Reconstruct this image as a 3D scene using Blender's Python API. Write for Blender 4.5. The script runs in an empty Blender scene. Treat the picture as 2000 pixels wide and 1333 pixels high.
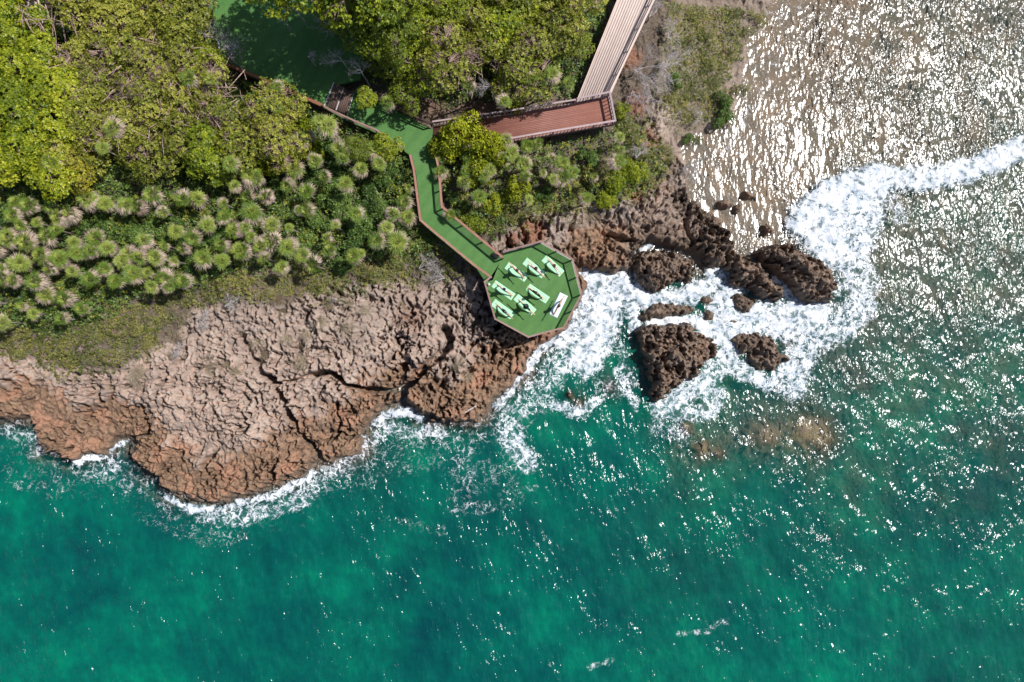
import bpy, bmesh, math, random
import numpy as np
from mathutils import Vector, Matrix
random.seed(7); RNG = np.random.default_rng(7)
scn = bpy.context.scene
COL = scn.collection
# ------------------------------------------------------------------ camera, sky, sun, exposure
HCAM = 62.7; FPX = 1500.0
cam_d = bpy.data.cameras.new("camera"); cam = bpy.data.objects.new("camera", cam_d); COL.objects.link(cam)
cam.location = (0, 0, HCAM); cam.rotation_euler = (0, 0, 0)
cam_d.sensor_width = 36; cam_d.lens = 36 * FPX / 2000; cam_d.clip_end = 6000
scn.camera = cam
SUN_EL = math.radians(56); SUN_AZ = math.atan2(0.385, 0.92)          # from +X towards +Y
sdir = Vector((math.cos(SUN_EL) * math.cos(SUN_AZ), math.cos(SUN_EL) * math.sin(SUN_AZ), math.sin(SUN_EL)))
w = bpy.data.worlds.new("World"); scn.world = w; w.use_nodes = True
nt = w.node_tree; bg = nt.nodes["Background"]
sky = nt.nodes.new("ShaderNodeTexSky"); sky.sky_type = 'NISHITA'; sky.sun_disc = False
sky.sun_elevation = SUN_EL; sky.sun_rotation = math.pi / 2 - SUN_AZ; sky.dust_density = 1.0
nt.links.new(sky.outputs[0], bg.inputs[0]); bg.inputs[1].default_value = 0.082
sun_d = bpy.data.lights.new("sun", 'SUN'); sun_d.energy = 5.0; sun_d.angle = math.radians(0.5); sun_d.color = (1, 0.98, 0.96)
sun = bpy.data.objects.new("sun", sun_d); COL.objects.link(sun); sun.location = (30, 12, 60)
sun.rotation_euler = (-sdir).to_track_quat('-Z', 'Y').to_euler()
scn.view_settings.view_transform = 'Standard'; scn.view_settings.look = 'None'
scn.view_settings.exposure = 0.18; scn.view_settings.gamma = 1
scn.cycles.use_denoising = True
scn.cycles.max_bounces = 6; scn.cycles.transparent_max_bounces = 6; scn.cycles.diffuse_bounces = 2
scn.cycles.glossy_bounces = 2; scn.cycles.sample_clamp_indirect = 3.0

def P(px, py, z=0.0):
    s = (HCAM - z) / FPX
    return Vector(((px - 1000) * s, (666.5 - py) * s, z))
def PA(pts, z=0.0):
    a = np.array(pts, float); s = (HCAM - z) / FPX
    return np.stack([(a[:, 0] - 1000) * s, (666.5 - a[:, 1]) * s], 1)
# ------------------------------------------------------------------ noise in numpy
def hsh(ix, iy, s):
    h = (ix.astype(np.int64) * 374761393 + iy.astype(np.int64) * 668265263 + s * 974634777) & 0xFFFFFFFF
    h = ((h ^ (h >> 13)) * 1274126177) & 0xFFFFFFFF
    h = ((h ^ (h >> 16)) * 2246822519) & 0xFFFFFFFF
    return ((h ^ (h >> 15)) & 0xFFFFFF) / float(0xFFFFFF)
def perlin(x, y, s=0):
    ix = np.floor(x); iy = np.floor(y); fx = x - ix; fy = y - iy
    u = fx * fx * fx * (fx * (fx * 6 - 15) + 10); v = fy * fy * fy * (fy * (fy * 6 - 15) + 10)
    def g(dx, dy):
        a = hsh(ix + dx, iy + dy, s) * 6.2831853
        return np.cos(a) * (fx - dx) + np.sin(a) * (fy - dy)
    a = g(0, 0); b = g(1, 0); c = g(0, 1); d = g(1, 1)
    return (a + (b - a) * u + (c - a + (a - b - c + d) * u) * v) * 1.5
def fbm(x, y, s=0, o=3, gain=.5, lac=2.03):
    r = 0; a = 1; t = 0
    for k in range(o):
        r = r + a * perlin(x, y, s + k * 17); t += a; a *= gain; x = x * lac; y = y * lac
    return r / t
def worley(x, y, s=0):
    ix = np.floor(x); iy = np.floor(y); f1 = np.full(x.shape, 9.); f2 = np.full(x.shape, 9.); cid = np.zeros(x.shape)
    for dx in (-1, 0, 1):
        for dy in (-1, 0, 1):
            cx = ix + dx; cy = iy + dy
            px = cx + hsh(cx, cy, s); py = cy + hsh(cx, cy, s + 5)
            d = np.hypot(px - x, py - y); h = hsh(cx, cy, s + 9)
            m = d < f1
            f2 = np.where(m, f1, np.minimum(f2, d)); cid = np.where(m, h, cid); f1 = np.where(m, d, f1)
    return f1, f2, cid
def sst(a, b, x):
    t = np.clip((x - a) / (b - a), 0, 1); return t * t * (3 - 2 * t)
def seg_dist(x, y, pts, closed):
    n = len(pts); best = np.full(x.shape, 1e9); inside = np.zeros(x.shape, bool)
    for i in range(n if closed else n - 1):
        ax, ay = pts[i]; bx, by = pts[(i + 1) % n]
        dx = bx - ax; dy = by - ay; L = dx * dx + dy * dy + 1e-12
        t = np.clip(((x - ax) * dx + (y - ay) * dy) / L, 0, 1)
        best = np.minimum(best, (x - ax - t * dx) ** 2 + (y - ay - t * dy) ** 2)
        if closed:
            c = ((ay > y) != (by > y)) & (x < (bx - ax) * (y - ay) / (by - ay + 1e-15) + ax)
            inside ^= c
    d = np.sqrt(best)
    return np.where(inside, d, -d) if closed else d
def idw(x, y, pts, p=2.0):
    num = 0; den = 0
    for (px, py, v) in pts:
        s = (HCAM - 2) / FPX; ax = (px - 1000) * s; ay = (666.5 - py) * s
        wt = 1.0 / ((x - ax) ** 2 + (y - ay) ** 2 + 2.0) ** p
        num = num + wt * v; den = den + wt
    return num / den
def bilerp(gx, gy, F, x, y):
    ix = np.clip(np.searchsorted(gx, x) - 1, 0, len(gx) - 2); iy = np.clip(np.searchsorted(gy, y) - 1, 0, len(gy) - 2)
    tx = np.clip((x - gx[ix]) / (gx[ix + 1] - gx[ix]), 0, 1); ty = np.clip((y - gy[iy]) / (gy[iy + 1] - gy[iy]), 0, 1)
    return (F[iy, ix] * (1 - tx) + F[iy, ix + 1] * tx) * (1 - ty) + (F[iy + 1, ix] * (1 - tx) + F[iy + 1, ix + 1] * tx) * ty
# ------------------------------------------------------------------ objects and meshes
def new_mesh(name, V, F, mat=None, smooth=False, attrs=None):
    """V (n,3); F (m,k) int array or list of such arrays; attrs: per-vertex float arrays"""
    me = bpy.data.meshes.new(name); V = np.asarray(V, np.float32)
    Fs = F if isinstance(F, list) else [F]
    Fs = [np.asarray(f, np.int32) for f in Fs if len(f)]
    nl = sum(f.size for f in Fs); nf = sum(len(f) for f in Fs)
    me.vertices.add(len(V)); me.vertices.foreach_set("co", V.ravel())
    me.loops.add(nl); me.loops.foreach_set("vertex_index", np.concatenate([f.ravel() for f in Fs]))
    me.polygons.add(nf)
    tot = np.concatenate([np.full(len(f), f.shape[1], np.int32) for f in Fs])
    st = np.concatenate([[0], np.cumsum(tot)[:-1]]).astype(np.int32)
    me.polygons.foreach_set("loop_start", st)
    try: me.polygons.foreach_set("loop_total", tot)
    except Exception: pass
    if smooth: me.polygons.foreach_set("use_smooth", np.ones(nf, bool))
    me.update(calc_edges=True)
    for k, a in (attrs or {}).items():
        at = me.attributes.new(k, 'FLOAT', 'POINT'); at.data.foreach_set("value", np.asarray(a, np.float32).ravel())
    if mat: me.materials.append(mat)
    return me
def link(name, me, parent=None, loc=(0, 0, 0), rz=0.0, sc=1.0):
    o = bpy.data.objects.new(name, me); COL.objects.link(o)
    o.location = loc; o.rotation_euler = (0, 0, rz)
    if sc != 1.0: o.scale = (sc, sc, sc) if not hasattr(sc, '__len__') else sc
    if parent: o.parent = parent
    return o
def tag(o, label=None, cat=None, group=None, kind=None):
    if label: o['label'] = label
    if cat: o['category'] = cat
    if group: o['group'] = group
    if kind: o['kind'] = kind
    return o
def grid_faces(nx, ny, keep=None):
    i = np.arange(nx - 1); j = np.arange(ny - 1); J, I = np.meshgrid(j, i, indexing='ij')
    a = J * nx + I; F = np.stack([a, a + 1, a + nx + 1, a + nx], -1)
    return F[keep] if keep is not None else F.reshape(-1, 4)
class MB:
    """collects boxes / tubes / slabs into one mesh"""
    def __init__(s): s.V = []; s.F = {3: [], 4: []}; s.n = 0
    def add(s, V, F):
        s.V.append(np.asarray(V, float))
        for f in F: s.F.setdefault(len(f), []).append([k + s.n for k in f])
        s.n += len(V)
    def box(s, c, size, rz=0.0):
        hx, hy, hz = [q / 2 for q in size]; ca, sa = math.cos(rz), math.sin(rz); V = []
        for z in (-hz, hz):
            for (x, y) in ((-hx, -hy), (hx, -hy), (hx, hy), (-hx, hy)):
                V.append((c[0] + x * ca - y * sa, c[1] + x * sa + y * ca, c[2] + z))
        s.add(V, [(0, 3, 2, 1), (4, 5, 6, 7), (0, 1, 5, 4), (1, 2, 6, 5), (2, 3, 7, 6), (3, 0, 4, 7)])
    def bar(s, a, b, wd, ht):
        a = Vector(a); b = Vector(b); d = (b - a).normalized()
        sd = d.cross(Vector((0, 0, 1)));
        if sd.length < 1e-4: sd = Vector((1, 0, 0))
        sd.normalize(); up = sd.cross(d); V = []
        for p in (a, b):
            for (u, v) in ((-1, -1), (1, -1), (1, 1), (-1, 1)): V.append(p + sd * u * wd / 2 + up * v * ht / 2)
        s.add(V, [(0, 1, 2, 3), (7, 6, 5, 4), (0, 4, 5, 1), (1, 5, 6, 2), (2, 6, 7, 3), (3, 7, 4, 0)])
    def tube(s, pts, rad, n=5):
        pts = [Vector(p) for p in pts]; V = []; F = []; m = len(pts)
        for i, p in enumerate(pts):
            d = (pts[min(i + 1, m - 1)] - pts[max(i - 1, 0)])
            if d.length < 1e-6: d = Vector((0, 0, 1))
            d.normalize()
            u = d.cross(Vector((0.31, 0.17, 0.93))); u.normalize(); v = d.cross(u)
            r = rad[i] if hasattr(rad, '__len__') else rad
            for k in range(n):
                a = 2 * math.pi * k / n; V.append(p + (u * math.cos(a) + v * math.sin(a)) * r)
        for i in range(m - 1):
            for k in range(n):
                F.append((i * n + k, i * n + (k + 1) % n, (i + 1) * n + (k + 1) % n, (i + 1) * n + k))
        s.add(V, F + [tuple(range(n))[::-1], tuple(range((m - 1) * n, m * n))])
    def slab(s, poly, z0, z1):
        n = len(poly)
        V = [(p[0], p[1], z0) for p in poly] + [(p[0], p[1], z1) for p in poly]
        s.add(V, [tuple(range(n))[::-1], tuple(range(n, 2 * n))] + [(i, (i + 1) % n, n + (i + 1) % n, n + i) for i in range(n)])
    def mesh(s, name, mat, smooth=False):
        me = bpy.data.meshes.new(name)
        V = np.concatenate(s.V); faces = [f for k in s.F for f in s.F[k]]
        me.from_pydata(V.tolist(), [], faces); me.update()
        if smooth: me.polygons.foreach_set("use_smooth", np.ones(len(me.polygons), bool))
        if mat: me.materials.append(mat)
        return me
    def build(s, name, mat, parent=None, **k): return link(name, s.mesh(name, mat, k.pop('smooth', False)), parent, **k)
def empty(name, loc, rz=0.0):
    o = bpy.data.objects.new(name, None); COL.objects.link(o); o.location = loc; o.rotation_euler = (0, 0, rz)
    o.empty_display_size = .3; return o
def copy_tree(o, parent=None):
    c = o.copy(); COL.objects.link(c)
    if parent: c.parent = parent
    for ch in list(o.children): copy_tree(ch, c)
    return c
# ------------------------------------------------------------------ node helper
class NM:
    def __init__(s, name):
        s.m = bpy.data.materials.new(name); s.m.use_nodes = True; s.t = s.m.node_tree; s.t.nodes.clear()
        s.out = s.t.nodes.new("ShaderNodeOutputMaterial")
    def _in(s, sock, v):
        if v is None: return
        if isinstance(v, bpy.types.NodeSocket): s.t.links.new(v, sock)
        elif isinstance(v, (tuple, list)) and len(v) == 3 and len(getattr(sock, 'default_value', [0] * 3)) == 4: sock.default_value = (*v, 1)
        else: sock.default_value = v
    def n(s, typ, ins=None, out=0, **props):
        nd = s.t.nodes.new("ShaderNode" + typ)
        for k, v in props.items(): setattr(nd, k, v)
        for k, v in (ins or {}).items(): s._in(nd.inputs[k], v)
        return nd.outputs[out]
    def math(s, op, a, b=None, c=None, clamp=False):
        return s.n("Math", {0: a, **({1: b} if b is not None else {}), **({2: c} if c is not None else {})}, operation=op, use_clamp=clamp)
    def mix(s, f, a, b):
        nd = s.t.nodes.new("ShaderNodeMix"); nd.data_type = 'RGBA'
        s._in(nd.inputs[0], f); s._in(nd.inputs[6], a); s._in(nd.inputs[7], b); return nd.outputs[2]
    def rng(s, v, a, b, c=0.0, d=1.0, smooth=True):
        return s.n("MapRange", {0: v, 1: a, 2: b, 3: c, 4: d}, interpolation_type='SMOOTHSTEP' if smooth else 'LINEAR')
    def attr(s, name, out=2): return s.n("Attribute", out=out, attribute_name=name)
    def pos(s, scale=(1, 1, 1), obj=False, rot=0.0):
        c = s.n("TexCoord", out=3) if obj else s.n("NewGeometry", out=0)
        return s.n("Mapping", {0: c, 2: (0, 0, rot), 3: scale})
    def noise(s, vec, sc, det=3, rough=.5, out=0, dist=0.0):
        return s.n("TexNoise", {'Vector': vec, 'Scale': sc, 'Detail': det, 'Roughness': rough, 'Distortion': dist}, out=out)
    def ramp(s, v, stops):
        nd = s.t.nodes.new("ShaderNodeValToRGB"); s._in(nd.inputs[0], v); e = nd.color_ramp.elements
        while len(e) < len(stops): e.new(.5)
        for i, (p, c) in enumerate(stops): e[i].position = p; e[i].color = (*c, 1)
        return nd.outputs[0]
    def bump(s, h, st=.5, dist=.02, nrm=None): return s.n("Bump", {'Strength': st, 'Distance': dist, 'Height': h, **({'Normal': nrm} if nrm else {})})
    def pbr(s, col, rough=.8, bump=None, spec=.3, **k):
        ins = {'Base Color': col, 'Roughness': rough, 'Specular IOR Level': spec}
        if bump: ins['Normal'] = bump
        ins.update(k); return s.n("BsdfPrincipled", ins)
    def done(s, sh): s.t.links.new(sh, s.out.inputs[0]); return s.m
# ------------------------------------------------------------------ THE SHORE: data traced as pixel outlines, put at real heights
COAST = [(-2500, 790), (-600, 800), (0, 818), (30, 822), (63, 818), (76, 850), (72, 876), (100, 884), (116, 886), (126, 900), (150, 898), (163, 886),
 (197, 888), (210, 878), (222, 860), (262, 850), (262, 868), (250, 882), (252, 897), (262, 910), (289, 926), (307, 934), (307, 950), (328, 968),
 (378, 981), (407, 985), (446, 978), (470, 970), (500, 965), (520, 950), (560, 945), (585, 930), (605, 915), (613, 899), (672, 898), (690, 889), (700, 863),
 (713, 838), (728, 812), (751, 795), (771, 779), (782, 784), (800, 790), (817, 800), (820, 812), (833, 810), (845, 828), (871, 825), (899, 826), (928, 826),
 (946, 812), (961, 790), (984, 764), (1010, 736), (1025, 723), (1027, 708), (1050, 685), (1073, 667), (1094, 649), (1117, 621), (1129, 600), (1138, 575),
 (1144, 550), (1133, 524), (1150, 520), (1176, 522), (1200, 533), (1225, 532), (1238, 520), (1243, 503), (1251, 488), (1262, 472), (1276, 476),
 (1300, 480), (1345, 488), (1368, 500), (1382, 512), (1400, 522), (1420, 518), (1428, 500), (1445, 493), (1440, 472), (1422, 445), (1410, 430), (1380, 409), (1352, 385),
 (1342, 350), (1345, 318), (1360, 290), (1388, 268), (1420, 258), (1450, 240), (1464, 195), (1476, 140), (1492, 90), (1518, 30), (1540, -40), (1650, -500), (1900, -3000), (-2500, -3000)]
LANDZ = [(50, 750, 2.4), (150, 840, 1.6), (400, 940, 1.7), (600, 850, 2.0), (400, 750, 3.2), (700, 740, 2.8), (880, 780, 2.0), (700, 600, 3.7), (930, 620, 2.0),
 (1000, 690, 1.9), (900, 540, 3.0), (1060, 460, 3.4), (1000, 400, 4), (500, 500, 4.4), (200, 640, 4), (0, 500, 4.5), (300, 300, 4.8), (0, 0, 5.4), (600, 100, 4.6), (900, 100, 4.9),
 (900, 230, 4.2), (1150, 260, 3.8), (1200, 400, 2.7), (1300, 440, 2.1), (1400, 440, 1.6), (1440, 500, 1.5), (1300, 300, 1.7), (1400, 150, 1.0), (1470, 30, .8), (1260, 100, 3.0),
 (1200, 490, 2.0), (1150, 505, 2.0), (1330, 380, 1.1), (800, 680, 2.6), (-300, 0, 6), (600, -300, 6)]
SEAZ = [(1600, 200, .35), (1900, 50, .6), (1450, 300, .12), (1500, 420, .18), (1800, 250, .6), (1750, 480, .7), (1950, 500, .85), (1700, 700, 1.25), (1950, 800, 1.45), (1600, 850, 1.3),
 (1400, 860, 1.3), (1500, 1020, 3.2), (1900, 1150, 3.3), (1900, 950, 2.2), (1200, 900, 4), (1100, 780, 3.0), (1300, 700, 1.6), (1200, 600, 1.4), (1450, 640, 1.1), (900, 900, 4.2),
 (500, 1050, 4.6), (100, 950, 5), (200, 1250, 4.9), (1000, 1250, 5.2), (1600, 1300, 4.6), (760, 830, 2.6), (1560, 30, .2), (1700, 850, 1.8), (2600, 900, 7), (600, 2200, 14), (2400, 0, 2)]
CRACKS = [([(478, 654), (491, 682), (504, 703), (519, 733), (539, 749), (552, 782), (565, 815), (580, 853), (603, 874), (616, 896)], .2, 2.4),
 ([(606, 734), (641, 729), (662, 738), (674, 751), (705, 760), (743, 765), (769, 764), (789, 758)], .2, 2.2),
 ([(778, 790), (789, 758), (807, 744), (828, 718), (848, 703), (871, 682), (879, 662), (868, 644)], .30, 2.0),
 ([(373, 640), (368, 676), (375, 695), (352, 708)], .10, 1.0), ([(333, 715), (336, 739), (320, 755), (315, 773)], .12, 1.2),
 ([(276, 792), (270, 820), (284, 834), (278, 844), (257, 858)], .17, 1.6), ([(420, 881), (402, 899), (389, 915), (394, 928), (415, 947)], .13, 1.3),
 ([(0, 740), (20, 745), (20, 770)], .08, .8), ([(600, 735), (575, 748), (545, 748)], .12, 1.2), ([(900, 470), (925, 510), (945, 560), (955, 600)], .3, .7),
 ([(1190, 455), (1230, 466), (1262, 470), (1300, 474), (1350, 486)], .17, 1.5), ([(1350, 400), (1345, 440), (1362, 470)], .2, .9), ([(440, 700), (470, 735), (500, 770), (505, 800)], .09, .8),
 ([(700, 862), (660, 850), (630, 868)], .12, 1.0), ([(655, 790), (662, 830), (650, 860)], .12, 1.0), ([(1240, 505), (1255, 480), (1300, 484), (1330, 492), (1366, 508), (1385, 520)], .2, 2.0)]
PLATFORM = [(982, 492), (1056, 472), (1118, 506.5), (1136, 575), (1101, 640), (1032, 658.6), (967, 623), (946.5, 550.6), (958, 542), (983, 503)]
WALK = [(946.5, 550.6), (930, 521), (836, 443), (821, 430), (808, 330), (801, 300), (784, 286), (845, 243), (841, 270), (857, 330), (863, 403), (983, 503)]
LAWN = [(300, 68), (453, 130), (628, 205), (685, 233), (733, 253), (784, 286), (845, 243), (776, 213), (700, 178), (690, 60), (620, -160), (150, -160)]
DECK = [(842, 236), (1126, 194), (1191, 181), (1203, 240), (1060, 270), (1000, 277), (858, 300), (842, 268)]
BOARDWALK = [(1203, 0), (1126, 194), (1190, 181), (1277, 0), (1450, -395), (1358, -395)]
DZ = 5.0
def axis(lo, hi, step, far, n=34):
    a = np.arange(lo, hi + step, step); g = []; s = step; v = a[-1]
    r = (far / step) ** (1 / n) * 1.0
    e = np.cumsum(np.geomspace(step * 2, far * .28, n)); return np.concatenate([a[0] - e[::-1], a, a[-1] + e])
def karst(x, y, K, s=0):
    """craggy limestone: irregular ledges, pits of mixed size, long warped fissures, rough ridges"""
    wx = x + .45 * fbm(x / 1.3, y / 1.3, s + 1, 3); wy = y + .45 * fbm(x / 1.3, y / 1.3, s + 3, 3)
    zone = sst(-.35, .35, fbm(x / 5, y / 5, s + 11, 2))
    L = fbm(wx / 2.6, wy / 1.7, s + 41, 4) * 7; fl = np.floor(L); h = (.04 + .14 * zone) * (fl + sst(.0, .16, L - fl)) + .05 * (L - fl)
    L2_ = fbm(wx / .95, wy / .7, s + 43, 3) * 3.2; f2_ = np.floor(L2_); h += .06 * (f2_ + sst(0, .22, L2_ - f2_))
    f1, f2, c = worley(wx / 3.1, wy / 2.2, s + 7); h -= .35 * (1 - sst(.01, .055, f2 - f1)) * sst(-.2, .2, fbm(x / 3, y / 3, s + 12, 2))
    p1 = fbm(wx / .62, y / .85, s + 31, 3); h -= (.30 + .45 * zone) * sst(.10 + .10 * (1 - zone), .26 + .10 * (1 - zone), p1)
    p2 = fbm(x / .33, wy / .4, s + 33, 2); h -= .34 * sst(.16, .30, p2)
    h += .36 * (.5 - np.abs(perlin(wx / .7, wy / .55, s + 51))) + .17 * (.5 - np.abs(perlin(x / .33, y / .33, s + 52))) + .07 * (.5 - np.abs(perlin(x / .16, y / .16, s + 53)))
    return h * K
def surf_poly(pts, z=.6): return PA(pts, z)
def height(X, Y):
    """terrain height with masks on arrays X,Y"""
    wx = X + .55 * fbm(X / 2.2, Y / 2.2, 101, 3) + .18 * perlin(X / .45, Y / .45, 102); wy = Y + .55 * fbm(X / 2.2, Y / 2.2, 103, 3) + .18 * perlin(X / .45, Y / .45, 104)
    d = bilerp(CX, CY, DCO, wx, wy)                                  # signed distance to the coast, + inland
    lz = idw(X, Y, LANDZ, 1.6); sz = idw(X, Y, SEAZ, 1.6)
    ne = sst(0, 1, bilerp(CX, CY, NEM, X, Y))                            # the low gravelly shore in the north-east
    cl = sst(-.15, .55, d) * (1 - ne) + sst(-.2, 5, d) * ne
    land = .15 + (lz - .15) * (.62 * cl + .38 * sst(.2, 4.5, d)) * (1 - .35 * ne)
    sea = -sz * (sst(0, 2.6, -d) * (1 - ne) + sst(1.0, 5.5, -d) * ne) - .25 * sst(0, .5, -d) * (1 - ne)
    t = sst(-.12, .12, d) * (1 - ne) + ne * sst(.2, 2.4, d + .9 * fbm(X / 1.3, Y / 1.3, 161, 3))
    sea = sea - .10 * ne
    h = sea * (1 - t) + land * t
    veg = bilerp(CX, CY, VEG, X, Y)
    K = t * (1 - .85 * veg) * (1 - .35 * ne) * (.45 + .55 * sst(0, .6, d))
    K = K * np.where(d > 0, 1, 0) + .0
    k = karst(X, Y, 1.0, 0)
    east = sst(P(1140, 0).x, P(1260, 0).x, X)
    K = K * ((np.abs(X) < 46) & (np.abs(Y) < 31))
    K = K * (.55 + .8 * sst(-.3, .3, fbm(X / 3.4, Y / 3.4, 163, 3)))
    h = h + k * K * (1.25 + .45 * east)
    # seabed relief
    ub = sst(0, 1.2, -d) * (1 - ne) + ne * sst(1, 4, -d)
    h += ub * (.55 * np.clip(sz, .3, 2.0) * fbm(X / 2.4, Y / 2.4, 131, 4) * np.where(sz < 2.6, 1, .6) + .12 * np.clip(sz, .2, 1) * perlin(X / .3, Y / .3, 132))
    for (px, py, r, zt) in ((1112, 772, .55, .1), (1132, 790, .8, -.12), (1190, 757, 1.0, -.3), (1340, 838, .75, -.1), (1372, 876, .9, -.25), (1405, 886, .6, -.35), (1575, 838, 1.5, -.32), (1610, 855, 1.3, -.4), (1500, 850, 1.4, -.5), (1480, 690, .9, -.2), (1545, 655, 1.2, -.35)):
        p = P(px, py, 0); q = np.exp(-((X - p.x) ** 2 + (Y - p.y) ** 2) / (r * r) * (1 + .5 * perlin(X / .6, Y / .6, 140)))
        h = np.maximum(h, h * (1 - q) + q * zt) if zt < 1 else h
    for pts, wd, dep in CRACKS:
        a = PA(pts, 2.5); m = (X > a[:, 0].min() - 2) & (X < a[:, 0].max() + 2) & (Y > a[:, 1].min() - 2) & (Y < a[:, 1].max() + 2)
        if m.any():
            xx = X[m]; yy = Y[m]; qx = xx + .22 * perlin(xx / .7, yy / .7, 150) + .06 * perlin(xx / .2, yy / .2, 151); qy = yy + .22 * perlin(xx / .7, yy / .7, 152)
            dd = seg_dist(qx, qy, a, False); ww = wd * (1 + .5 * perlin(xx / 1.5, yy / 1.5, 153))
            h[m] = np.maximum(h[m] - dep * (1 - sst(ww * .75, ww * 1.35, dd)), np.minimum(h[m], -.4))
    # seat the decks: nothing pokes through
    dk = bilerp(CX, CY, DKM, X, Y); h = np.where(dk > -.35, np.minimum(h, 4.45 - .25 * (dk > 0)), h)
    return h, d, ne, veg, sz
# coarse distance fields
CX = np.arange(-62, 62, .22); CY = np.arange(-46, 46, .22); _X, _Y = np.meshgrid(CX, CY)
DCO = seg_dist(_X, _Y, PA(COAST, 1.0), True)
NEM = np.maximum(0, 1 - np.maximum(0, -seg_dist(_X, _Y, PA([(1290, 225), (1335, 285), (1372, 325), (1412, 398), (1465, 440), (1760, 400), (2600, 0), (2000, -800), (1420, -800), (1330, 0), (1310, 120)], 1), True)) / 1.3)
VEGPOLY = [[(-900, -900), (-900, 660), (0, 690), (120, 720), (220, 725), (330, 660), (380, 600), (440, 590), (560, 600), (620, 560), (760, 545), (900, 545), (925, 500), (1000, 440), (1090, 405),
            (1180, 378), (1230, 372), (1285, 330), (1295, 285), (1260, 240), (1290, 190), (1300, 130), (1300, -900)], [(1300, -60), (1300, 120), (1310, 240), (1420, 270), (1460, 200), (1470, 120), (1520, 30), (1540, -60)]]
VEG = np.zeros_like(_X)
for vp in VEGPOLY: VEG = np.maximum(VEG, sst(-1.3, 1.3, seg_dist(_X, _Y, PA(vp, 4), True)))
DKM = np.full(_X.shape, -9.)
for dp in (PLATFORM, WALK, LAWN, DECK, BOARDWALK): DKM = np.maximum(DKM, seg_dist(_X, _Y, PA(dp, DZ), True))

def lin(*c): return tuple(((v / 255 + .055) / 1.055) ** 2.4 if v > 10 else v / 255 / 12.92 for v in c)
def rock_material():
    m = NM("limestone"); p = m.pos()
    low = m.attr("low"); soil = m.attr("soil"); sand = m.attr("sand"); algae = m.attr("algae"); dry = m.attr("dry")
    n1 = m.noise(p, .55, 5, .6); n2 = m.noise(p, 2.6, 6, .65); n3 = m.noise(p, 11, 5, .7); n4 = m.noise(p, 38, 3, .7)
    pale = m.mix(m.rng(n2, .35, .68), (.26, .185, .145), (.52, .40, .335))
    pale = m.mix(m.rng(n1, .42, .66), pale, (.49, .385, .315))
    orange = m.mix(m.rng(n2, .35, .65), (.27, .13, .075), (.50, .29, .195))
    c = m.mix(m.rng(m.math('ADD', m.math('MULTIPLY', n2, .5), m.math('MULTIPLY', n3, .5)), .50, .60), pale, orange)
    c = m.mix(m.math('MULTIPLY', dry, m.rng(n2, .42, .58)), c, m.mix(n3, (.17, .13, .105), (.34, .27, .225)))
    wet = m.mix(m.rng(n2, .38, .62), (.125, .058, .032), (.31, .18, .105))
    wet = m.mix(m.rng(n3, .52, .66), wet, (.30, .21, .10)); wet = m.mix(m.rng(n1, .50, .62), wet, (.38, .19, .11))
    lowf = m.rng(m.math('ADD', low, m.math('MULTIPLY', m.math('ADD', m.math('SUBTRACT', n1, .5), m.math('SUBTRACT', n2, .5)), 1.1)), .22, .78)
    c = m.mix(lowf, c, wet)
    dk = m.rng(m.math('ADD', algae, m.math('MULTIPLY', m.math('SUBTRACT', n2, .5), .8)), .35, .75)
    c = m.mix(dk, c, m.mix(m.rng(n3, .4, .6), (.070, .042, .027), (.195, .125, .078)))
    so = m.mix(m.rng(n3, .35, .65), (.14, .055, .028), (.34, .15, .08))
    c = m.mix(m.rng(m.math('ADD', soil, m.math('MULTIPLY', m.math('SUBTRACT', n2, .5), .7)), .35, .7), c, so)
    c = m.mix(m.rng(m.math('ADD', m.attr('litter'), m.math('MULTIPLY', m.math('SUBTRACT', n2, .5), .5)), .3, .7), c, m.mix(m.rng(n3, .35, .65), (.045, .032, .02), (.17, .12, .08)))
    c = m.mix(m.rng(m.attr('red'), .3, .7), c, so)
    sa = m.mix(m.rng(n4, .4, .62), (.14, .10, .07), (.34, .26, .20)); sa = m.mix(m.rng(sand, .55, .95), sa, m.mix(n4, (.30, .22, .17), (.50, .40, .33)))
    c = m.mix(sand, c, sa)
    bed = m.mix(m.rng(n3, .38, .62), (.062, .050, .038), (.225, .18, .135)); bed = m.mix(m.rng(n1, .45, .62), bed, m.mix(m.rng(n4, .38, .62), (.09, .058, .038), (.30, .22, .15)))
    bed = m.mix(m.attr("yellow"), bed, m.mix(m.rng(n3, .4, .6), (.17, .125, .04), (.34, .27, .11)))
    c = m.mix(m.attr("under"), c, bed)
    c = m.mix(m.rng(n4, .3, .75, 0, .35), c, m.mix(.5, c, (.62, .55, .48)))
    b = m.bump(n3, .9, .10); b = m.bump(n4, .8, .035, b)
    rough = m.math('SUBTRACT', .92, m.math('MULTIPLY', dk, .35))
    return m.done(m.pbr(c, rough, b, .25))
ROCKM = rock_material()
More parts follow.
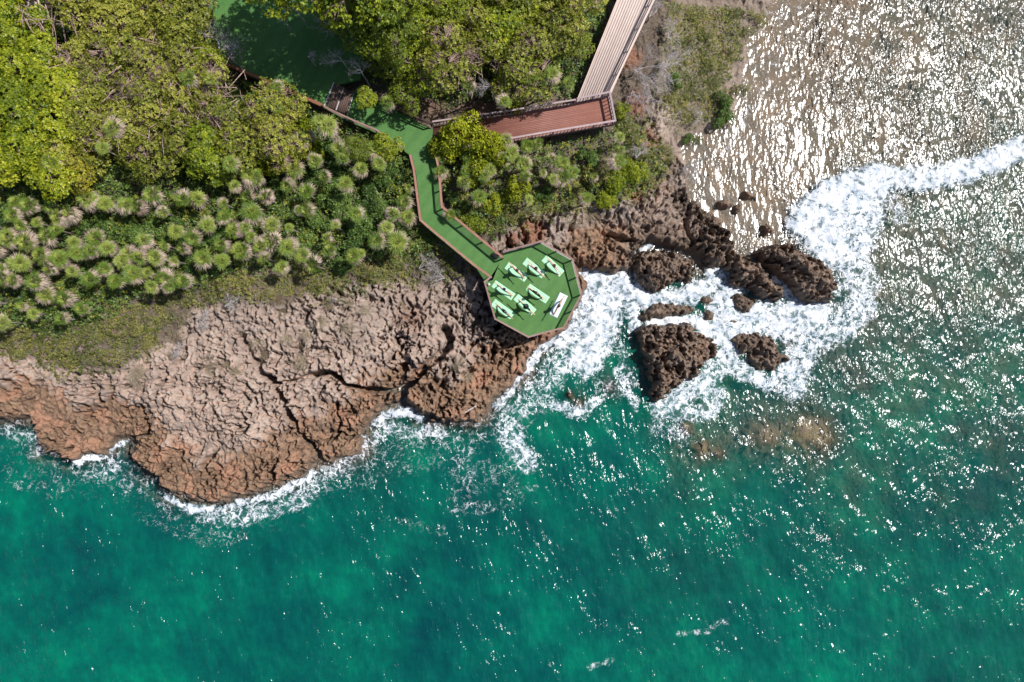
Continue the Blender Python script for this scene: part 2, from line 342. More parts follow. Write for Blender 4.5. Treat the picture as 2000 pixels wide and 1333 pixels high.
def masks(X, Y, h, d, ne, veg, sz):
    under = sst(.08, -.08, h)
    low = (1 - ne) * np.clip(.95 * sst(7.0, 1.2, d) * sst(3.3, 1.7, h) + .25 * sst(4, 1, d), 0, 1)
    wallow = sst(.9, .2, h) * (1 - ne) * .8
    eastish = sst(P(1140, 0).x, P(1260, 0).x, X) * (1 - ne)
    algae = np.maximum(wallow * .9, eastish * .46) + .25 * sst(2.2, .3, d) * (1 - ne)
    soil = np.clip(veg * .15 + .35 * sst(.1, .5, fbm(X / 3, Y / 3, 171, 2)) * sst(2, 5, d), 0, 1)
    so2 = 0
    for (px, py, r, a) in ((1232, 112, 1.3, .75), (1222, 60, .9, .6), (1245, 200, 1.3, .8), (1275, 262, 1.0, .9), (1040, 455, 1.4, .9), (1000, 470, .8, .8), (800, 620, 2.5, .5), (850, 215, 3, .45), (950, 210, 4, .5), (1060, 660, 1.2, .6), (1250, 380, .8, .8)):
        p = P(px, py, 3); so2 = np.maximum(so2, a * np.exp(-((X - p.x) ** 2 + (Y - p.y) ** 2) / r / r))
    red = so2
    sand = ne * .5
    for (px, py, r, a) in ((1300, 225, 1.4, 1), (1290, 250, 1.0, 1), (1345, 350, 1.6, .9), (1350, 200, 1.2, .8), (1110, 505, .5, .6), (700, 650, 1.6, .5)):
        p = P(px, py, 1.5); sand = np.maximum(sand, a * np.exp(-((X - p.x) ** 2 + (Y - p.y) ** 2) / r / r))
    yel = 0
    for (px, py, r, a) in ((1580, 845, 1.9, 1.0), (1610, 850, 1.4, 1.0), (1112, 772, .7, .8), (1340, 840, .9, .8), (1375, 880, 1.4, .7), (1440, 840, 1.5, .35), (1500, 855, 1.6, .5), (1250, 1060, 2, .25)):
        p = P(px, py, 0); yel = np.maximum(yel, a * np.exp(-((X - p.x) ** 2 + (Y - p.y) ** 2) / r / r))
    dry = sst(P(0, 640, 3).y - 4, P(0, 560, 3).y + 2, Y) * .8 + .95 * eastish
    return dict(red=red + 0 * X, litter=veg * (1 - ne * .5), low=low * (1 - .55 * eastish), soil=soil, sand=np.clip(sand, 0, 1) * (1 - under * .5), algae=algae, under=under, yellow=np.clip(yel * (.55 + 1.1 * fbm(X / .7, Y / .7, 191, 3)), 0, 1) * .8, dry=np.clip(dry, 0, 1))
GX = axis(-43.0, 43.0, .07, 2000); GY = axis(-29.0, 29.0, .07, 2000)
TX, TY = np.meshgrid(GX, GY)
TH, TD, TNE, TVG, TSZ = height(TX, TY)
_mk = masks(TX, TY, TH, TD, TNE, TVG, TSZ)
terrain = link("terrain", new_mesh("terrain", np.stack([TX, TY, TH], -1).reshape(-1, 3), grid_faces(len(GX), len(GY)), ROCKM, False, _mk))
tag(terrain, "craggy brown limestone shore, soil and seabed", kind='structure')
def th(x, y): return bilerp(GX, GY, TH, np.asarray(x, float), np.asarray(y, float))
def thz(x, y): return float(bilerp(GX, GY, TH, np.array([x]), np.array([y]))[0])
# ------------------------------------------------------------------ rocks standing in the water: each its own mesh
ROCKS = [
 ("square brown limestone rock beside the narrow foaming channel, east of the turf platform", [(1254, 494), (1290, 484), (1329, 493), (1356, 508), (1362, 526), (1359, 550), (1344, 553), (1320, 550), (1305, 556), (1281, 574), (1260, 562), (1245, 547), (1240, 520)], 2.1),
 ("brown rock arm reaching into the foam between square rock and jagged outermost rock", [(1425, 500), (1446, 494), (1472, 500), (1488, 520), (1500, 530), (1518, 552), (1535, 566), (1530, 582), (1522, 590), (1500, 582), (1478, 570), (1466, 560), (1440, 562), (1425, 545), (1418, 522)], 2.3),
 ("largest jagged dark rock at the seaward tip, ringed by white surf on its right", [(1484, 493), (1509, 476), (1545, 475), (1575, 488), (1599, 503), (1614, 518), (1629, 530), (1639, 562), (1630, 589), (1590, 593), (1572, 583), (1539, 550), (1518, 532), (1496, 510)], 2.8),
 ("small forked brown rock in white water just below the rock arm", [(1422, 580), (1434, 568), (1446, 568), (1458, 577), (1482, 580), (1488, 592), (1473, 598), (1470, 613), (1455, 616), (1440, 604), (1437, 592)], .9),
 ("long low brown rock lying just above the big triangular rock", [(1254, 607), (1275, 592), (1299, 587), (1326, 592), (1362, 601), (1359, 610), (1335, 616), (1299, 627), (1260, 630), (1251, 619)], 1.1),
 ("big dark triangular rock pointing down, deep shadowed water along its left side", [(1248, 640), (1269, 634), (1317, 631), (1344, 631), (1359, 640), (1380, 652), (1398, 670), (1405, 688), (1398, 700), (1377, 712), (1362, 736), (1332, 751), (1314, 760), (1299, 781), (1284, 786), (1272, 772), (1275, 742), (1266, 715), (1254, 685)], 2.5),
 ("jagged brown rock with pools, alone in the foam right of the triangular rock", [(1425, 658), (1449, 649), (1482, 646), (1506, 652), (1524, 670), (1524, 685), (1551, 694), (1548, 706), (1530, 709), (1521, 727), (1485, 725), (1464, 709), (1470, 694), (1449, 691), (1434, 679)], 1.3),
 ("small pale rock washed by foam, upper one right of the long low rock", [(1368, 578), (1385, 574), (1402, 582), (1400, 594), (1384, 600), (1366, 594)], .35),
 ("small brown rock washed by foam, lower one right of the long low rock", [(1371, 606), (1390, 603), (1402, 612), (1396, 628), (1378, 633), (1372, 620)], .6),
 ("nearly submerged flat rock awash with foam between triangular rock and forked rock", [(1405, 622), (1425, 616), (1452, 628), (1440, 638), (1412, 638)], .2),
 ("rounded grey brown boulder in the shallows, left one of the pair", [(1401, 392), (1416, 387), (1432, 390), (1436, 403), (1420, 412), (1403, 408)], .9),
 ("rounded grey brown boulder in the shallows, right one of the pair", [(1433, 398), (1446, 393), (1456, 400), (1450, 416), (1437, 424), (1429, 416)], .8),
 ("pointed wedge shaped boulder with olive top in the glittering shallows", [(1443, 385), (1457, 369), (1478, 380), (1484, 390), (1462, 393)], .8),
 ("dark round boulder casting a shadow on the shallows near the wave's edge", [(1487, 437), (1502, 433), (1517, 445), (1514, 458), (1498, 460), (1486, 450)], .9),
 ("small dark stone in the shallows nearest the gravel beach", [(1372, 342), (1388, 334), (1392, 344), (1378, 351)], .5),
 ("tiny dark stone in the shallows below its bigger neighbour by the gravel beach", [(1386, 360), (1396, 357), (1401, 367), (1391, 370)], .35),
 ("thin dark stone half buried by the foam above the outermost rock", [(1526, 463), (1538, 462), (1546, 470), (1532, 472)], .4),
]
def make_rock(label, poly, H, k):
    a = PA(poly, H * .5); x0, y0 = a.min(0) - 1.3; x1, y1 = a.max(0) + 1.3; st = .055
    gx = np.arange(x0, x1, st); gy = np.arange(y0, y1, st); X, Y = np.meshgrid(gx, gy)
    size = min(x1 - x0, y1 - y0) - 2.6; q = min(1, size / 2.2)
    wx = X + (.36 * fbm(X / 1.1, Y / 1.1, 201 + k, 3) + .20 * perlin(X / .3, Y / .3, 202 + k)) * q; wy = Y + (.36 * fbm(X / 1.1, Y / 1.1, 203 + k, 3) + .20 * perlin(X / .3, Y / .3, 204 + k)) * q
    d = seg_dist(wx, wy, a, True)
    base = sst(-.30, .22, d) * .66 + .34 * sst(0, max(.4, size * .4), d)
    h = -1.5 + (H * .92 + 1.5) * base
    kk = karst(X, Y, 1.0, 300 + 13 * k)
    h += kk * sst(-.1, .3, d) * min(1.35, .35 + H * .42) * q + .05 * perlin(X / .2, Y / .2, 5)
    keep = (d > -.62); keep = keep[:-1, :-1] & keep[1:, 1:]
    F = grid_faces(len(gx), len(gy), keep); used = np.unique(F); rm = np.full(X.size, -1); rm[used] = np.arange(len(used)); F = rm[F]
    V = np.stack([X, Y, h], -1).reshape(-1, 3)[used]
    c = a.mean(0); V[:, 0] -= c[0]; V[:, 1] -= c[1]
    hh = V[:, 2]; lo = sst(1.3, .1, hh)
    at = dict(red=0 * hh, litter=0 * hh, low=np.clip(.5 + .4 * lo, 0, 1), soil=0 * hh, sand=0 * hh, algae=(.60 if k < 10 else .25) + .4 * lo, under=sst(.02, -.1, hh), yellow=0 * hh, dry=.5 + 0 * hh)
    o = link("rock", new_mesh("rock", V, F, ROCKM, False, at), None, (c[0], c[1], 0)); tag(o, label, "rock")
for k, (lb, pl, H) in enumerate(ROCKS): make_rock(lb, pl, H, k)
# ------------------------------------------------------------------ water
FOAM = [  # polyline, half width m, density
 ([(2080, 235), (2000, 285), (1940, 315), (1880, 335), (1800, 352), (1720, 345), (1660, 352), (1610, 378), (1575, 410), (1560, 440)], 0.84, 0.97),
 ([(1700, 370), (1640, 400), (1600, 440), (1620, 480)], 1.59, 0.97), ([(1660, 395), (1690, 420), (1680, 470), (1650, 505)], 1.26, 0.84),
 ([(1640, 500), (1680, 545), (1680, 600), (1640, 640), (1590, 660), (1560, 700), (1545, 750)], 1.13, 0.71),
 ([(1590, 615), (1540, 630), (1490, 625), (1430, 655), (1400, 650)], 1.34, 0.93), ([(1530, 550), (1560, 590), (1540, 620)], 0.75, 0.93), ([(1400, 530), (1430, 560), (1410, 590), (1420, 630)], 0.92, 0.88),
 ([(1350, 590), (1380, 560), (1400, 540)], 0.50, 0.84), ([(1160, 535), (1200, 560), (1180, 610), (1160, 660), (1140, 700)], 1.34, 0.93), ([(1150, 580), (1130, 630), (1100, 665)], 0.84, 0.84), ([(1210, 560), (1270, 590), (1330, 580), (1370, 566)], 0.63, 0.97),
 ([(1248, 560), (1245, 525), (1252, 492), (1268, 477)], 0.23, 1.02), ([(1230, 590), (1240, 640)], 0.42, 0.80), ([(1270, 632), (1330, 625), (1370, 635), (1400, 650), (1420, 690)], 0.47, 0.97), ([(1410, 690), (1440, 720), (1500, 745), (1540, 725)], 0.67, 0.75),
 ([(1410, 680), (1400, 720), (1360, 755), (1320, 780), (1290, 795)], 0.84, 0.75), ([(1300, 800), (1340, 812), (1385, 808), (1400, 780), (1375, 755)], 0.67, 0.63), ([(1290, 830), (1330, 850)], 0.75, 0.44), ([(1240, 750), (1215, 700), (1200, 650)], 0.38, 0.44), ([(1240, 790), (1220, 760), (1210, 720)], 0.42, 0.61),
 ([(1110, 690), (1070, 740), (1030, 790), (990, 830)], 1.15, 0.47), ([(1130, 705), (1100, 720)], 0.69, 0.72), ([(1092, 655), (1052, 690), (1030, 725), (1000, 755), (968, 792)], 0.32, 0.81), ([(990, 840), (1010, 880), (1030, 905)], 0.77, 0.59), ([(1010, 860), (1030, 890)], 0.46, 0.76), ([(960, 830), (920, 850), (900, 920)], 0.92, 0.34),
 ([(1080, 790), (1110, 800), (1140, 805), (1160, 780)], 0.47, 0.63), ([(1180, 760), (1205, 760)], 0.75, 0.39), ([(1450, 640), (1500, 640)], 0.84, 0.80),
 ([(735, 825), (765, 808), (800, 803), (818, 815)], 0.36, 0.86), ([(715, 860), (760, 840), (820, 845), (860, 845)], 0.58, 0.53), ([(700, 890), (720, 870)], 0.52, 0.47),
 ([(150, 905), (190, 893), (225, 872), (245, 862)], 0.24, 0.81), ([(220, 895), (235, 905), (190, 920)], 0.52, 0.47), ([(20, 845), (70, 858), (60, 890)], 0.52, 0.43), ([(70, 840), (72, 856)], 0.19, 0.69), ([(120, 920), (220, 935), (280, 950)], 1.04, 0.29),
 ([(325, 972), (370, 990), (420, 998), (470, 985), (520, 972), (570, 955), (612, 925)], 0.26, 0.81), ([(400, 1010), (470, 1010), (540, 995), (600, 965), (640, 925), (680, 905)], 0.65, 0.51), ([(300, 960), (330, 1000), (430, 1035)], 0.84, 0.27),
 ([(640, 930), (760, 900), (860, 870)], 1.68, 0.26), ([(900, 960), (980, 900), (1000, 960)], 1.22, 0.24), ([(760, 1020), (860, 1035)], 0.45, 0.21), ([(1010, 955), (1050, 955)], 0.20, 0.42), ([(940, 905), (905, 940)], 0.23, 0.43), ([(1600, 560), (1700, 560)], 0.84, 0.53), ([(1740, 380), (1760, 430)], 0.50, 0.53),
 ([(1330, 1240), (1380, 1232), (1420, 1215)], .30, .36), ([(1150, 1305), (1200, 1285)], .28, .34), ([(880, 1000), (960, 990)], .5, .3), ([(300, 1010), (380, 1040), (470, 1050)], .9, .24), ([(20, 930), (110, 960)], .8, .24)]
WXs = axis(-44, 44, .10, 3000, 30); WYs = axis(-30, 30, .10, 3000, 30); WX, WY = np.meshgrid(WXs, WYs)
wxx = WX + .5 * fbm(WX / 1.8, WY / 1.8, 401, 3); wyy = WY + .5 * fbm(WX / 1.8, WY / 1.8, 402, 3)
foam = np.zeros(WX.shape)
for pts, wd, den in FOAM:
    a = PA(pts, 0); R = wd * 2.6; m = (WX > a[:, 0].min() - R) & (WX < a[:, 0].max() + R) & (WY > a[:, 1].min() - R) & (WY < a[:, 1].max() + R)
    dd = seg_dist(wxx[m], wyy[m], a, False); foam[m] = np.maximum(foam[m], den * (1 - sst(wd * .55, wd * 1.9, dd)))
dw = bilerp(GX, GY, TH, WX, WY); near = bilerp(CX, CY, DCO, WX, WY)
foam = np.maximum(foam, .22 * sst(-7, -1, near) * (near < 1.0))
depth = np.clip(-dw, 0, 14)
calm = sst(P(1760, 0).x, P(1450, 0).x, WX) * sst(P(0, 500).y, P(0, 440).y, WY)
rx = WX * math.cos(.35) + WY * math.sin(.35); ry = -WX * math.sin(.35) + WY * math.cos(.35)
wv = .08 * fbm(rx / 3.6, ry / 8.0, 411, 2) + .105 * fbm(rx / 1.3, ry / 2.6, 412, 2) + .030 * fbm(rx / .5, ry / 1.0, 413, 3)
wv = wv * (1 - calm * .5) * sst(260, 60, np.hypot(WX, WY)) 
ff = sst(.5, 1, foam); wv = wv + ff * (.12 + .12 * fbm(WX / .7, WY / .7, 421, 4))
sh = np.clip(foam, 0, 1.3); fo = new_mesh("water", np.stack([WX, WY, wv], -1).reshape(-1, 3), grid_faces(len(WXs), len(WYs)), None, True, dict(foam=sh, depth=depth, calm=calm))
def water_material():
    m = NM("sea_water"); p = m.pos(); foam = m.attr("foam"); dep = m.attr("depth")
    big = m.noise(p, .09, 3, .5); mid = m.noise(p, .33, 4, .55); sm = m.noise(p, 1.4, 3, .55)
    body = m.ramp(m.math('ADD', m.math('MULTIPLY', big, .45), m.math('ADD', m.math('MULTIPLY', mid, .40), m.math('MULTIPLY', sm, .15))),
                  [(.36, lin(0, 64, 66)), (.47, lin(0, 82, 74)), (.54, lin(0, 95, 80)), (.64, lin(0, 117, 89))])
    opac = m.math('SUBTRACT', 1.0, m.math('POWER', 2.718, m.math('MULTIPLY', m.math('MAXIMUM', m.math('SUBTRACT', dep, .4), 0.0), -.42)))
    opac = m.math('MULTIPLY', opac, 1.0, clamp=True)
    tint = m.mix(m.rng(dep, .5, 4.0), (.97, .97, .94), (.32, .78, .68))
    # ripples
    pr = m.pos((1.9, .85, 1), rot=-.30); r1 = m.noise(pr, 1.4, 1.5, .5); pr2 = m.pos((1.7, .95, 1), rot=-.2); r2 = m.noise(pr2, 3.0, 2.2, .5); r3 = m.noise(p, 12, 2, .6)
    gust = m.math('MULTIPLY', m.rng(m.noise(p, .22, 2, .5), .3, .75, .45, 1.25), m.rng(m.attr('calm'), 0, 1, 1, .48))
    b = m.bump(m.math('MULTIPLY', r1, gust), 1.0, .22); b = m.bump(m.math('MULTIPLY', r2, gust), 1.0, .070, b)
    under = m.n("MixShader", {0: opac, 1: m.n("BsdfTransparent", {0: tint}), 2: m.n("BsdfDiffuse", {'Color': body, 'Normal': m.bump(m.math('MULTIPLY', r1, gust), .6, .10)})})
    fr = m.n("Fresnel", {'IOR': 1.38, 'Normal': b})
    gl = m.n("BsdfGlossy", {'Roughness': .215, 'Normal': b, 'Color': (1, 1, 1)}, distribution='BECKMANN')
    wat = m.n("MixShader", {0: fr, 1: under, 2: gl})
    # foam: solid where dense, lace where thin
    pf = m.pos((1, 1, 1)); warp = m.noise(pf, 1.6, 3, .6, out=1)
    pw = m.n("VectorMath", {0: pf, 1: m.n("VectorMath", {0: warp, 1: (.9, .9, 0)}, operation='MULTIPLY')}, operation='ADD')
    v1 = m.n("TexVoronoi", {'Vector': pw, 'Scale': 1.8}, feature='DISTANCE_TO_EDGE'); v2 = m.n("TexVoronoi", {'Vector': pw, 'Scale': 4.6}, feature='DISTANCE_TO_EDGE')
    lace = m.math('MAXIMUM', m.rng(v1, 0, .16, 1, 0), m.math('MULTIPLY', m.rng(v2, 0, .20, 1, 0), .85))
    rg = m.noise(pw, 1.9, 7, .70); rg2 = m.noise(pf, 14, 4, .7); cl = m.noise(pf, .8, 3, .6)
    v = m.math('ADD', m.math('MULTIPLY_ADD', foam, 1.50, -.33), m.math('MULTIPLY', m.math('SUBTRACT', rg, .5), 1.5))
    v = m.math('ADD', v, m.math('MULTIPLY', m.math('SUBTRACT', rg2, .5), .55)); v = m.math('ADD', v, m.math('MULTIPLY', m.math('SUBTRACT', cl, .5), 1.0))
    fil = m.rng(m.math('ABSOLUTE', m.math('SUBTRACT', m.noise(pw, 1.7, 4, .6), .5)), 0, .13, 1, 0)
    v = m.math('ADD', v, m.math('MULTIPLY', m.math('SUBTRACT', fil, .42), .75))
    v = m.math('ADD', v, m.math('MULTIPLY', m.math('SUBTRACT', lace, .45), m.math('MULTIPLY', .6, m.rng(foam, .5, 1.0, 1.0, .25))))
    fm = m.rng(v, .47, 1.34); fm = m.math('MULTIPLY', fm, m.rng(foam, .08, .3))
    fc = m.mix(m.rng(m.math('ADD', m.math('MULTIPLY', rg, .6), m.math('MULTIPLY', cl, .4)), .38, .56), (.38, .44, .51), (.71, .72, .74))
    fb = m.bump(rg, .8, .16); fb = m.bump(rg2, .6, .02, fb)
    fs = m.pbr(fc, .7, fb, .2)
    # whitish bubbles suspended under thin foam
    wat2 = m.n("MixShader", {0: m.math('MULTIPLY', m.rng(m.math('ADD', foam, m.math('SUBTRACT', rg, .5)), .25, 1.0), .35), 1: wat, 2: m.n("BsdfDiffuse", {0: (.20, .30, .32)})})
    return m.done(m.n("MixShader", {0: fm, 1: wat2, 2: fs}))
fo.materials.append(water_material())
water = link("water", fo); tag(water, "turquoise sea with white surf and glitter", kind='structure')
# ------------------------------------------------------------------ decks, paths, railings
def wood_mat(name, c0, c1, sc=1.0, rough=.75):
    m = NM(name); p = m.pos(obj=True); t = m.attr("tint")
    n = m.noise(p, 5 * sc, 5, .65); n2 = m.noise(p, 1.1 * sc, 3, .6); n3 = m.noise(p, 40, 3, .7)
    f = m.math('ADD', m.math('MULTIPLY', t, .12), m.math('MULTIPLY', m.math('ADD', n, n2), .32)); f = m.math('ADD', f, m.math('MULTIPLY', n3, .12))
    c = m.mix(m.rng(f, .25, .85), c0, c1); return m.done(m.pbr(c, rough, m.bump(n3, .5, .01), .3))
M_pale = wood_mat("weathered_pale_boards", (.56, .43, .37), (.80, .66, .58)); M_red = wood_mat("red_brown_boards", (.20, .080, .060), (.32, .150, .112), .8, .5)
M_cap = wood_mat("rail_cap_wood", (.26, .12, .085), (.52, .29, .215)); M_capg = wood_mat("grey_rail_wood", (.30, .22, .22), (.58, .47, .46)); M_capp = wood_mat("platform_cap_wood", (.20, .12, .10), (.46, .31, .28)); M_dark = wood_mat("dark_timber", (.045, .026, .02), (.12, .07, .055))
M_rust = wood_mat("rust_rail_wood", (.20, .07, .04), (.40, .16, .10)); M_white = wood_mat("white_edging", (.50, .50, .50), (.78, .78, .80)); M_drift = wood_mat("bleached_driftwood", (.38, .31, .27), (.66, .58, .52))
def metal_mat():
    m = NM("cable_steel"); return m.done(m.n("BsdfPrincipled", {'Base Color': (.35, .35, .34), 'Metallic': .8, 'Roughness': m.rng(m.noise(m.pos(), 9), .3, .7, .3, .5)}))
M_steel = metal_mat()
def turf_mat():
    m = NM("artificial_turf"); p = m.pos(); n1 = m.noise(p, .5, 4, .6); n2 = m.noise(p, 4, 4, .7); n3 = m.noise(p, 60, 2, .8)
    pr = m.pos(rot=.62); wv = m.n("TexWave", {'Vector': pr, 'Scale': .36, 'Distortion': 1.2, 'Detail': 2}, out=1)
    f = m.math('ADD', m.math('MULTIPLY', n1, .5), m.math('ADD', m.math('MULTIPLY', n2, .35), m.math('MULTIPLY', wv, .10)))
    c = m.mix(m.rng(f, .32, .62), (.036, .125, .018), (.064, .175, .028)); seam = m.math('ABSOLUTE', m.math('SUBTRACT', m.math('FRACT', m.math('MULTIPLY', m.n('SeparateXYZ', {0: m.pos(rot=.62)}), .5)), .5)); c = m.mix(m.rng(seam, 0, .012, .45, 0), c, (.02, .06, .012)); c = m.mix(m.rng(n1, .5, .8, 0, .45), c, (.10, .17, .085)); c = m.mix(m.rng(n3, .3, .75, 0, .5), c, (.095, .19, .06))
    sp = m.rng(m.noise(p, 7, 1, .5), .70, .76); c = m.mix(m.math('MULTIPLY', sp, .6), c, (.22, .16, .07))
    return m.done(m.pbr(c, .6, m.bump(n3, .7, .02), .35))
M_turf = turf_mat()
def slab_obj(name, poly, z1, th_, mat, parent=None):
    b = MB(); b.slab([(p[0], p[1]) for p in poly][::1], z1 - th_, z1); me = b.mesh(name, mat)
    bm = bmesh.new(); bm.from_mesh(me); bmesh.ops.triangulate(bm, faces=[f for f in bm.faces if len(f.verts) > 4]); bmesh.ops.recalc_face_normals(bm, faces=bm.faces); bm.to_mesh(me); bm.free()
    at = me.attributes.new("tint", 'FLOAT', 'POINT'); at.data.foreach_set("value", np.full(len(me.vertices), .5, np.float32))
    return link(name, me, parent)
def planks(name, quad, z, mat, parent, n, th_=.04, gap=.012, splits=2, seed=1):
    """boards run from side quad[0]-quad[3] to side quad[1]-quad[2]"""
    rg = np.random.default_rng(seed); V = []; F = []; T = []; q = [np.array(c) for c in quad]
    for i in range(n):
        a0 = i / n; a1 = (i + 1) / n; cuts = [0] + sorted(rg.uniform(.15, .85, splits).tolist()) + [1]
        for c0, c1 in zip(cuts[:-1], cuts[1:]):
            def pt(u, v): return q[0] * (1 - u) * (1 - v) + q[1] * u * (1 - v) + q[2] * u * v + q[3] * (1 - u) * v
            wdt = np.linalg.norm(q[3] - q[0]) / n; g = gap / wdt / n / 2; L = np.linalg.norm(q[1] - q[0]); e = .004 / L
            c = [pt(c0 + e, a0 + g), pt(c1 - e, a0 + g), pt(c1 - e, a1 - g), pt(c0 + e, a1 - g)]; dz = rg.uniform(-.003, .003); k = len(V)
            V += [(p[0], p[1], z - th_) for p in c] + [(p[0], p[1], z + dz) for p in c]
            F += [[k + 4, k + 5, k + 6, k + 7], [k, k + 3, k + 2, k + 1], [k, k + 1, k + 5, k + 4], [k + 1, k + 2, k + 6, k + 5], [k + 2, k + 3, k + 7, k + 6], [k + 3, k, k + 4, k + 7]]
            T += [rg.random()] * 8
    V = np.array(V)
    if (q[1] - q[0])[0] * (q[3] - q[0])[1] - (q[1] - q[0])[1] * (q[3] - q[0])[0] < 0: F = [f[::-1] for f in F]
    return link(name, new_mesh(name, V, np.array(F), mat, False, dict(tint=T)), parent)
def railing(label, pts, z, capm, group=None, style='cable', posts=1.75, capw=.16, closed=False, name="railing", h=1.0, postm=None):
    c = pts[0]; root = empty(name, (c[0], c[1], z)); tag(root, label, "railing", group); P3 = [Vector((p[0] - c[0], p[1] - c[1], 0)) for p in pts]
    postm = postm or capm; pos = [P3[0]]
    for a, b in zip(P3[:-1], P3[1:]):
        L = (b - a).length; n = max(1, round(L / posts)); pos += [a.lerp(b, (k + 1) / n) for k in range(n)]
    b0 = MB(); b0.box((0, 0, h / 2 - .03), (.09, .09, h - .02)); pm = b0.mesh("post", postm)
    at = pm.attributes.new("tint", 'FLOAT', 'POINT')
    for q in pos: link("post", pm, root, q)
    for k, (a, b) in enumerate(zip(P3[:-1], P3[1:])):
        d = (b - a).normalized(); m = MB(); m.bar(a - d * (capw / 2 if k else 0) + Vector((0, 0, h + .001 * (k % 2))), b + d * .0 + Vector((0, 0, h + .001 * (k % 2))), capw, .045)
        me = m.mesh("top_rail", capm); at = me.attributes.new("tint", 'FLOAT', 'POINT'); at.data.foreach_set("value", np.full(len(me.vertices), (k * .37) % 1, np.float32)); link("top_rail", me, root)
        m = MB()
        if style == 'cable':
            for j in range(5): m.bar(a + Vector((0, 0, .14 + j * .155)), b + Vector((0, 0, .14 + j * .155)), .018, .018)
            m.build("cable", M_steel, root)
        elif style == 'rails':
            for j in range(2): m.bar(a + Vector((0, 0, .32 + j * .32)), b + Vector((0, 0, .32 + j * .32)), .035, .09)
            m.build("middle_rail", postm, root)
        else:
            m.bar(a + Vector((0, 0, .10)), b + Vector((0, 0, .10)), .05, .08); m.bar(a + Vector((0, 0, .88)), b + Vector((0, 0, .88)), .05, .08); m.build("middle_rail", postm, root)
            n = int((b - a).length / .26); m = MB()
            for j in range(1, n): q = a.lerp(b, j / n); m.box((q.x, q.y, .49), (.045, .045, .70))
            if n > 1: m.build("balusters", postm, root)
    return root
def L2(px, z): return [tuple(p) for p in PA(px, z)]
ZC = 6.0
plat = empty("viewing_platform", (*P(1042, 567, 5).xy, DZ)); tag(plat, "eight-sided platform carpeted in green artificial turf, jutting over the rocks", "platform")
pl = L2(PLATFORM[:8] + [(962, 545), (980, 500)], ZC); pc = P(1042, 567, 5)
loc = lambda pp: [(p[0] - pc.x, p[1] - pc.y) for p in pp]
slab_obj("turf", loc(pl), 0.0, .03, M_turf, plat); slab_obj("deck_frame", loc(pl), -.031, .22, M_dark, plat)
for (px, py) in ((1000, 500), (1056, 482), (1110, 512), (1126, 575), (1096, 630), (1032, 648), (975, 615), (958, 560), (1042, 567)):
    q = P(px, py, 5); g = thz(q.x, q.y); b = MB(); hh = DZ - .25 - min(g, 4.3) + .8; b.box((0, 0, 0), (.22, .22, hh)); o = b.build("support_post", M_dark, plat); o.location = (q.x - pc.x, q.y - pc.y, -.25 - hh / 2)
wp = L2([(949, 552), (930, 523), (836, 446), (821, 431), (809, 331), (801, 300), (784, 288), (843, 246), (841, 270), (856, 331), (862, 404), (981, 503)], ZC)
path = slab_obj("path", wp, DZ + .006, .25, M_turf); tag(path, kind='structure')
lw = L2([(150, 8), (300, 69), (453, 131), (628, 206), (636, 210), (654, 162), (700, 150), (720, 30), (640, -160), (150, -160)], ZC)
lawn = slab_obj("lawn", lw, DZ + .44, .3, M_turf); tag(lawn, kind='structure')
lw2 = L2([(641, 212), (685, 234), (733, 254), (784, 288), (843, 246), (776, 213), (700, 156)], ZC)
p2 = slab_obj("path", lw2, DZ + .002, .25, M_turf); tag(p2, kind='structure')
G1 = "railings round the platform and walkway"
railing("brown railing with steel cables around the seaward sides of the turf platform", L2([(982, 492), (1056, 472), (1118, 506.5), (1136, 575), (1101, 640), (1032, 658.6), (967, 623), (946.5, 550.6), (959, 541)], ZC), DZ, M_capp, G1, postm=M_capg, posts=1.6, capw=.125)
railing("pinkish brown railing along the left edge of the green walkway", L2([(957, 540), (930, 521), (836, 443), (821, 430), (808, 330), (801, 303)], ZC), DZ, M_cap, G1, postm=M_rust)
railing("pinkish brown railing along the right edge of the green walkway", L2([(982, 503), (863, 404), (857, 330), (846, 280)], ZC), DZ, M_cap, G1, postm=M_rust)
railing("rust brown railing along the lower edge of the shaded turf lawn", L2([(100, -8), (300, 68), (453, 130), (555, 173), (628, 205)], ZC + .4), DZ + .44, M_rust, None, 'rails', 2.2, .17)
railing("short whitish railing beside the dark steps, above leaning shrubs", L2([(628, 206), (685, 233), (733, 253), (786, 288)], ZC), DZ, M_capp, None, 'rails', 1.6, .11)
railing("dark weathered railing between shaded walkway bend and bare soil under the trees", L2([(700, 172), (776, 213), (841, 240)], ZC), DZ, M_dark, None, 'rails', 1.6, .12, postm=M_dark)
M_step = wood_mat("step_timber", (.085, .055, .042), (.19, .125, .10))
# steps up to the lawn
st = empty("steps", (*P(663, 193, 5.3).xy, DZ)); tag(st, "dark timber steps with white edge strips between walkway and shaded lawn", "steps"); sc_ = P(663, 193, 5.3)
SQ = [np.array(PA([c], 5.3)[0]) - np.array([sc_.x, sc_.y]) for c in ((653, 163), (689, 180), (677, 223), (635, 208))]
for k in range(2):
    u0, u1 = k * .5, (k + 1) * .5; t0 = SQ[0] * (1 - u0) + SQ[1] * u0; t1 = SQ[0] * (1 - u1) + SQ[1] * u1; b0_ = SQ[3] * (1 - u0) + SQ[2] * u0; b1_ = SQ[3] * (1 - u1) + SQ[2] * u1; z = .46 - .15 * k
    planks("tread", [t0, b0_, b1_, t1], z, M_step, st, 6, .16 + .1, .015, 0, 5 + k)
    b = MB(); b.bar((t0[0], t0[1], z + .012), (b0_[0], b0_[1], z + .012), .085, .022); b.build("white_strip", M_white, st)
b = MB(); b.bar((SQ[1][0], SQ[1][1], .05 + .012), (SQ[2][0], SQ[2][1], .062), .085, .022); b.build("white_strip", M_white, st)
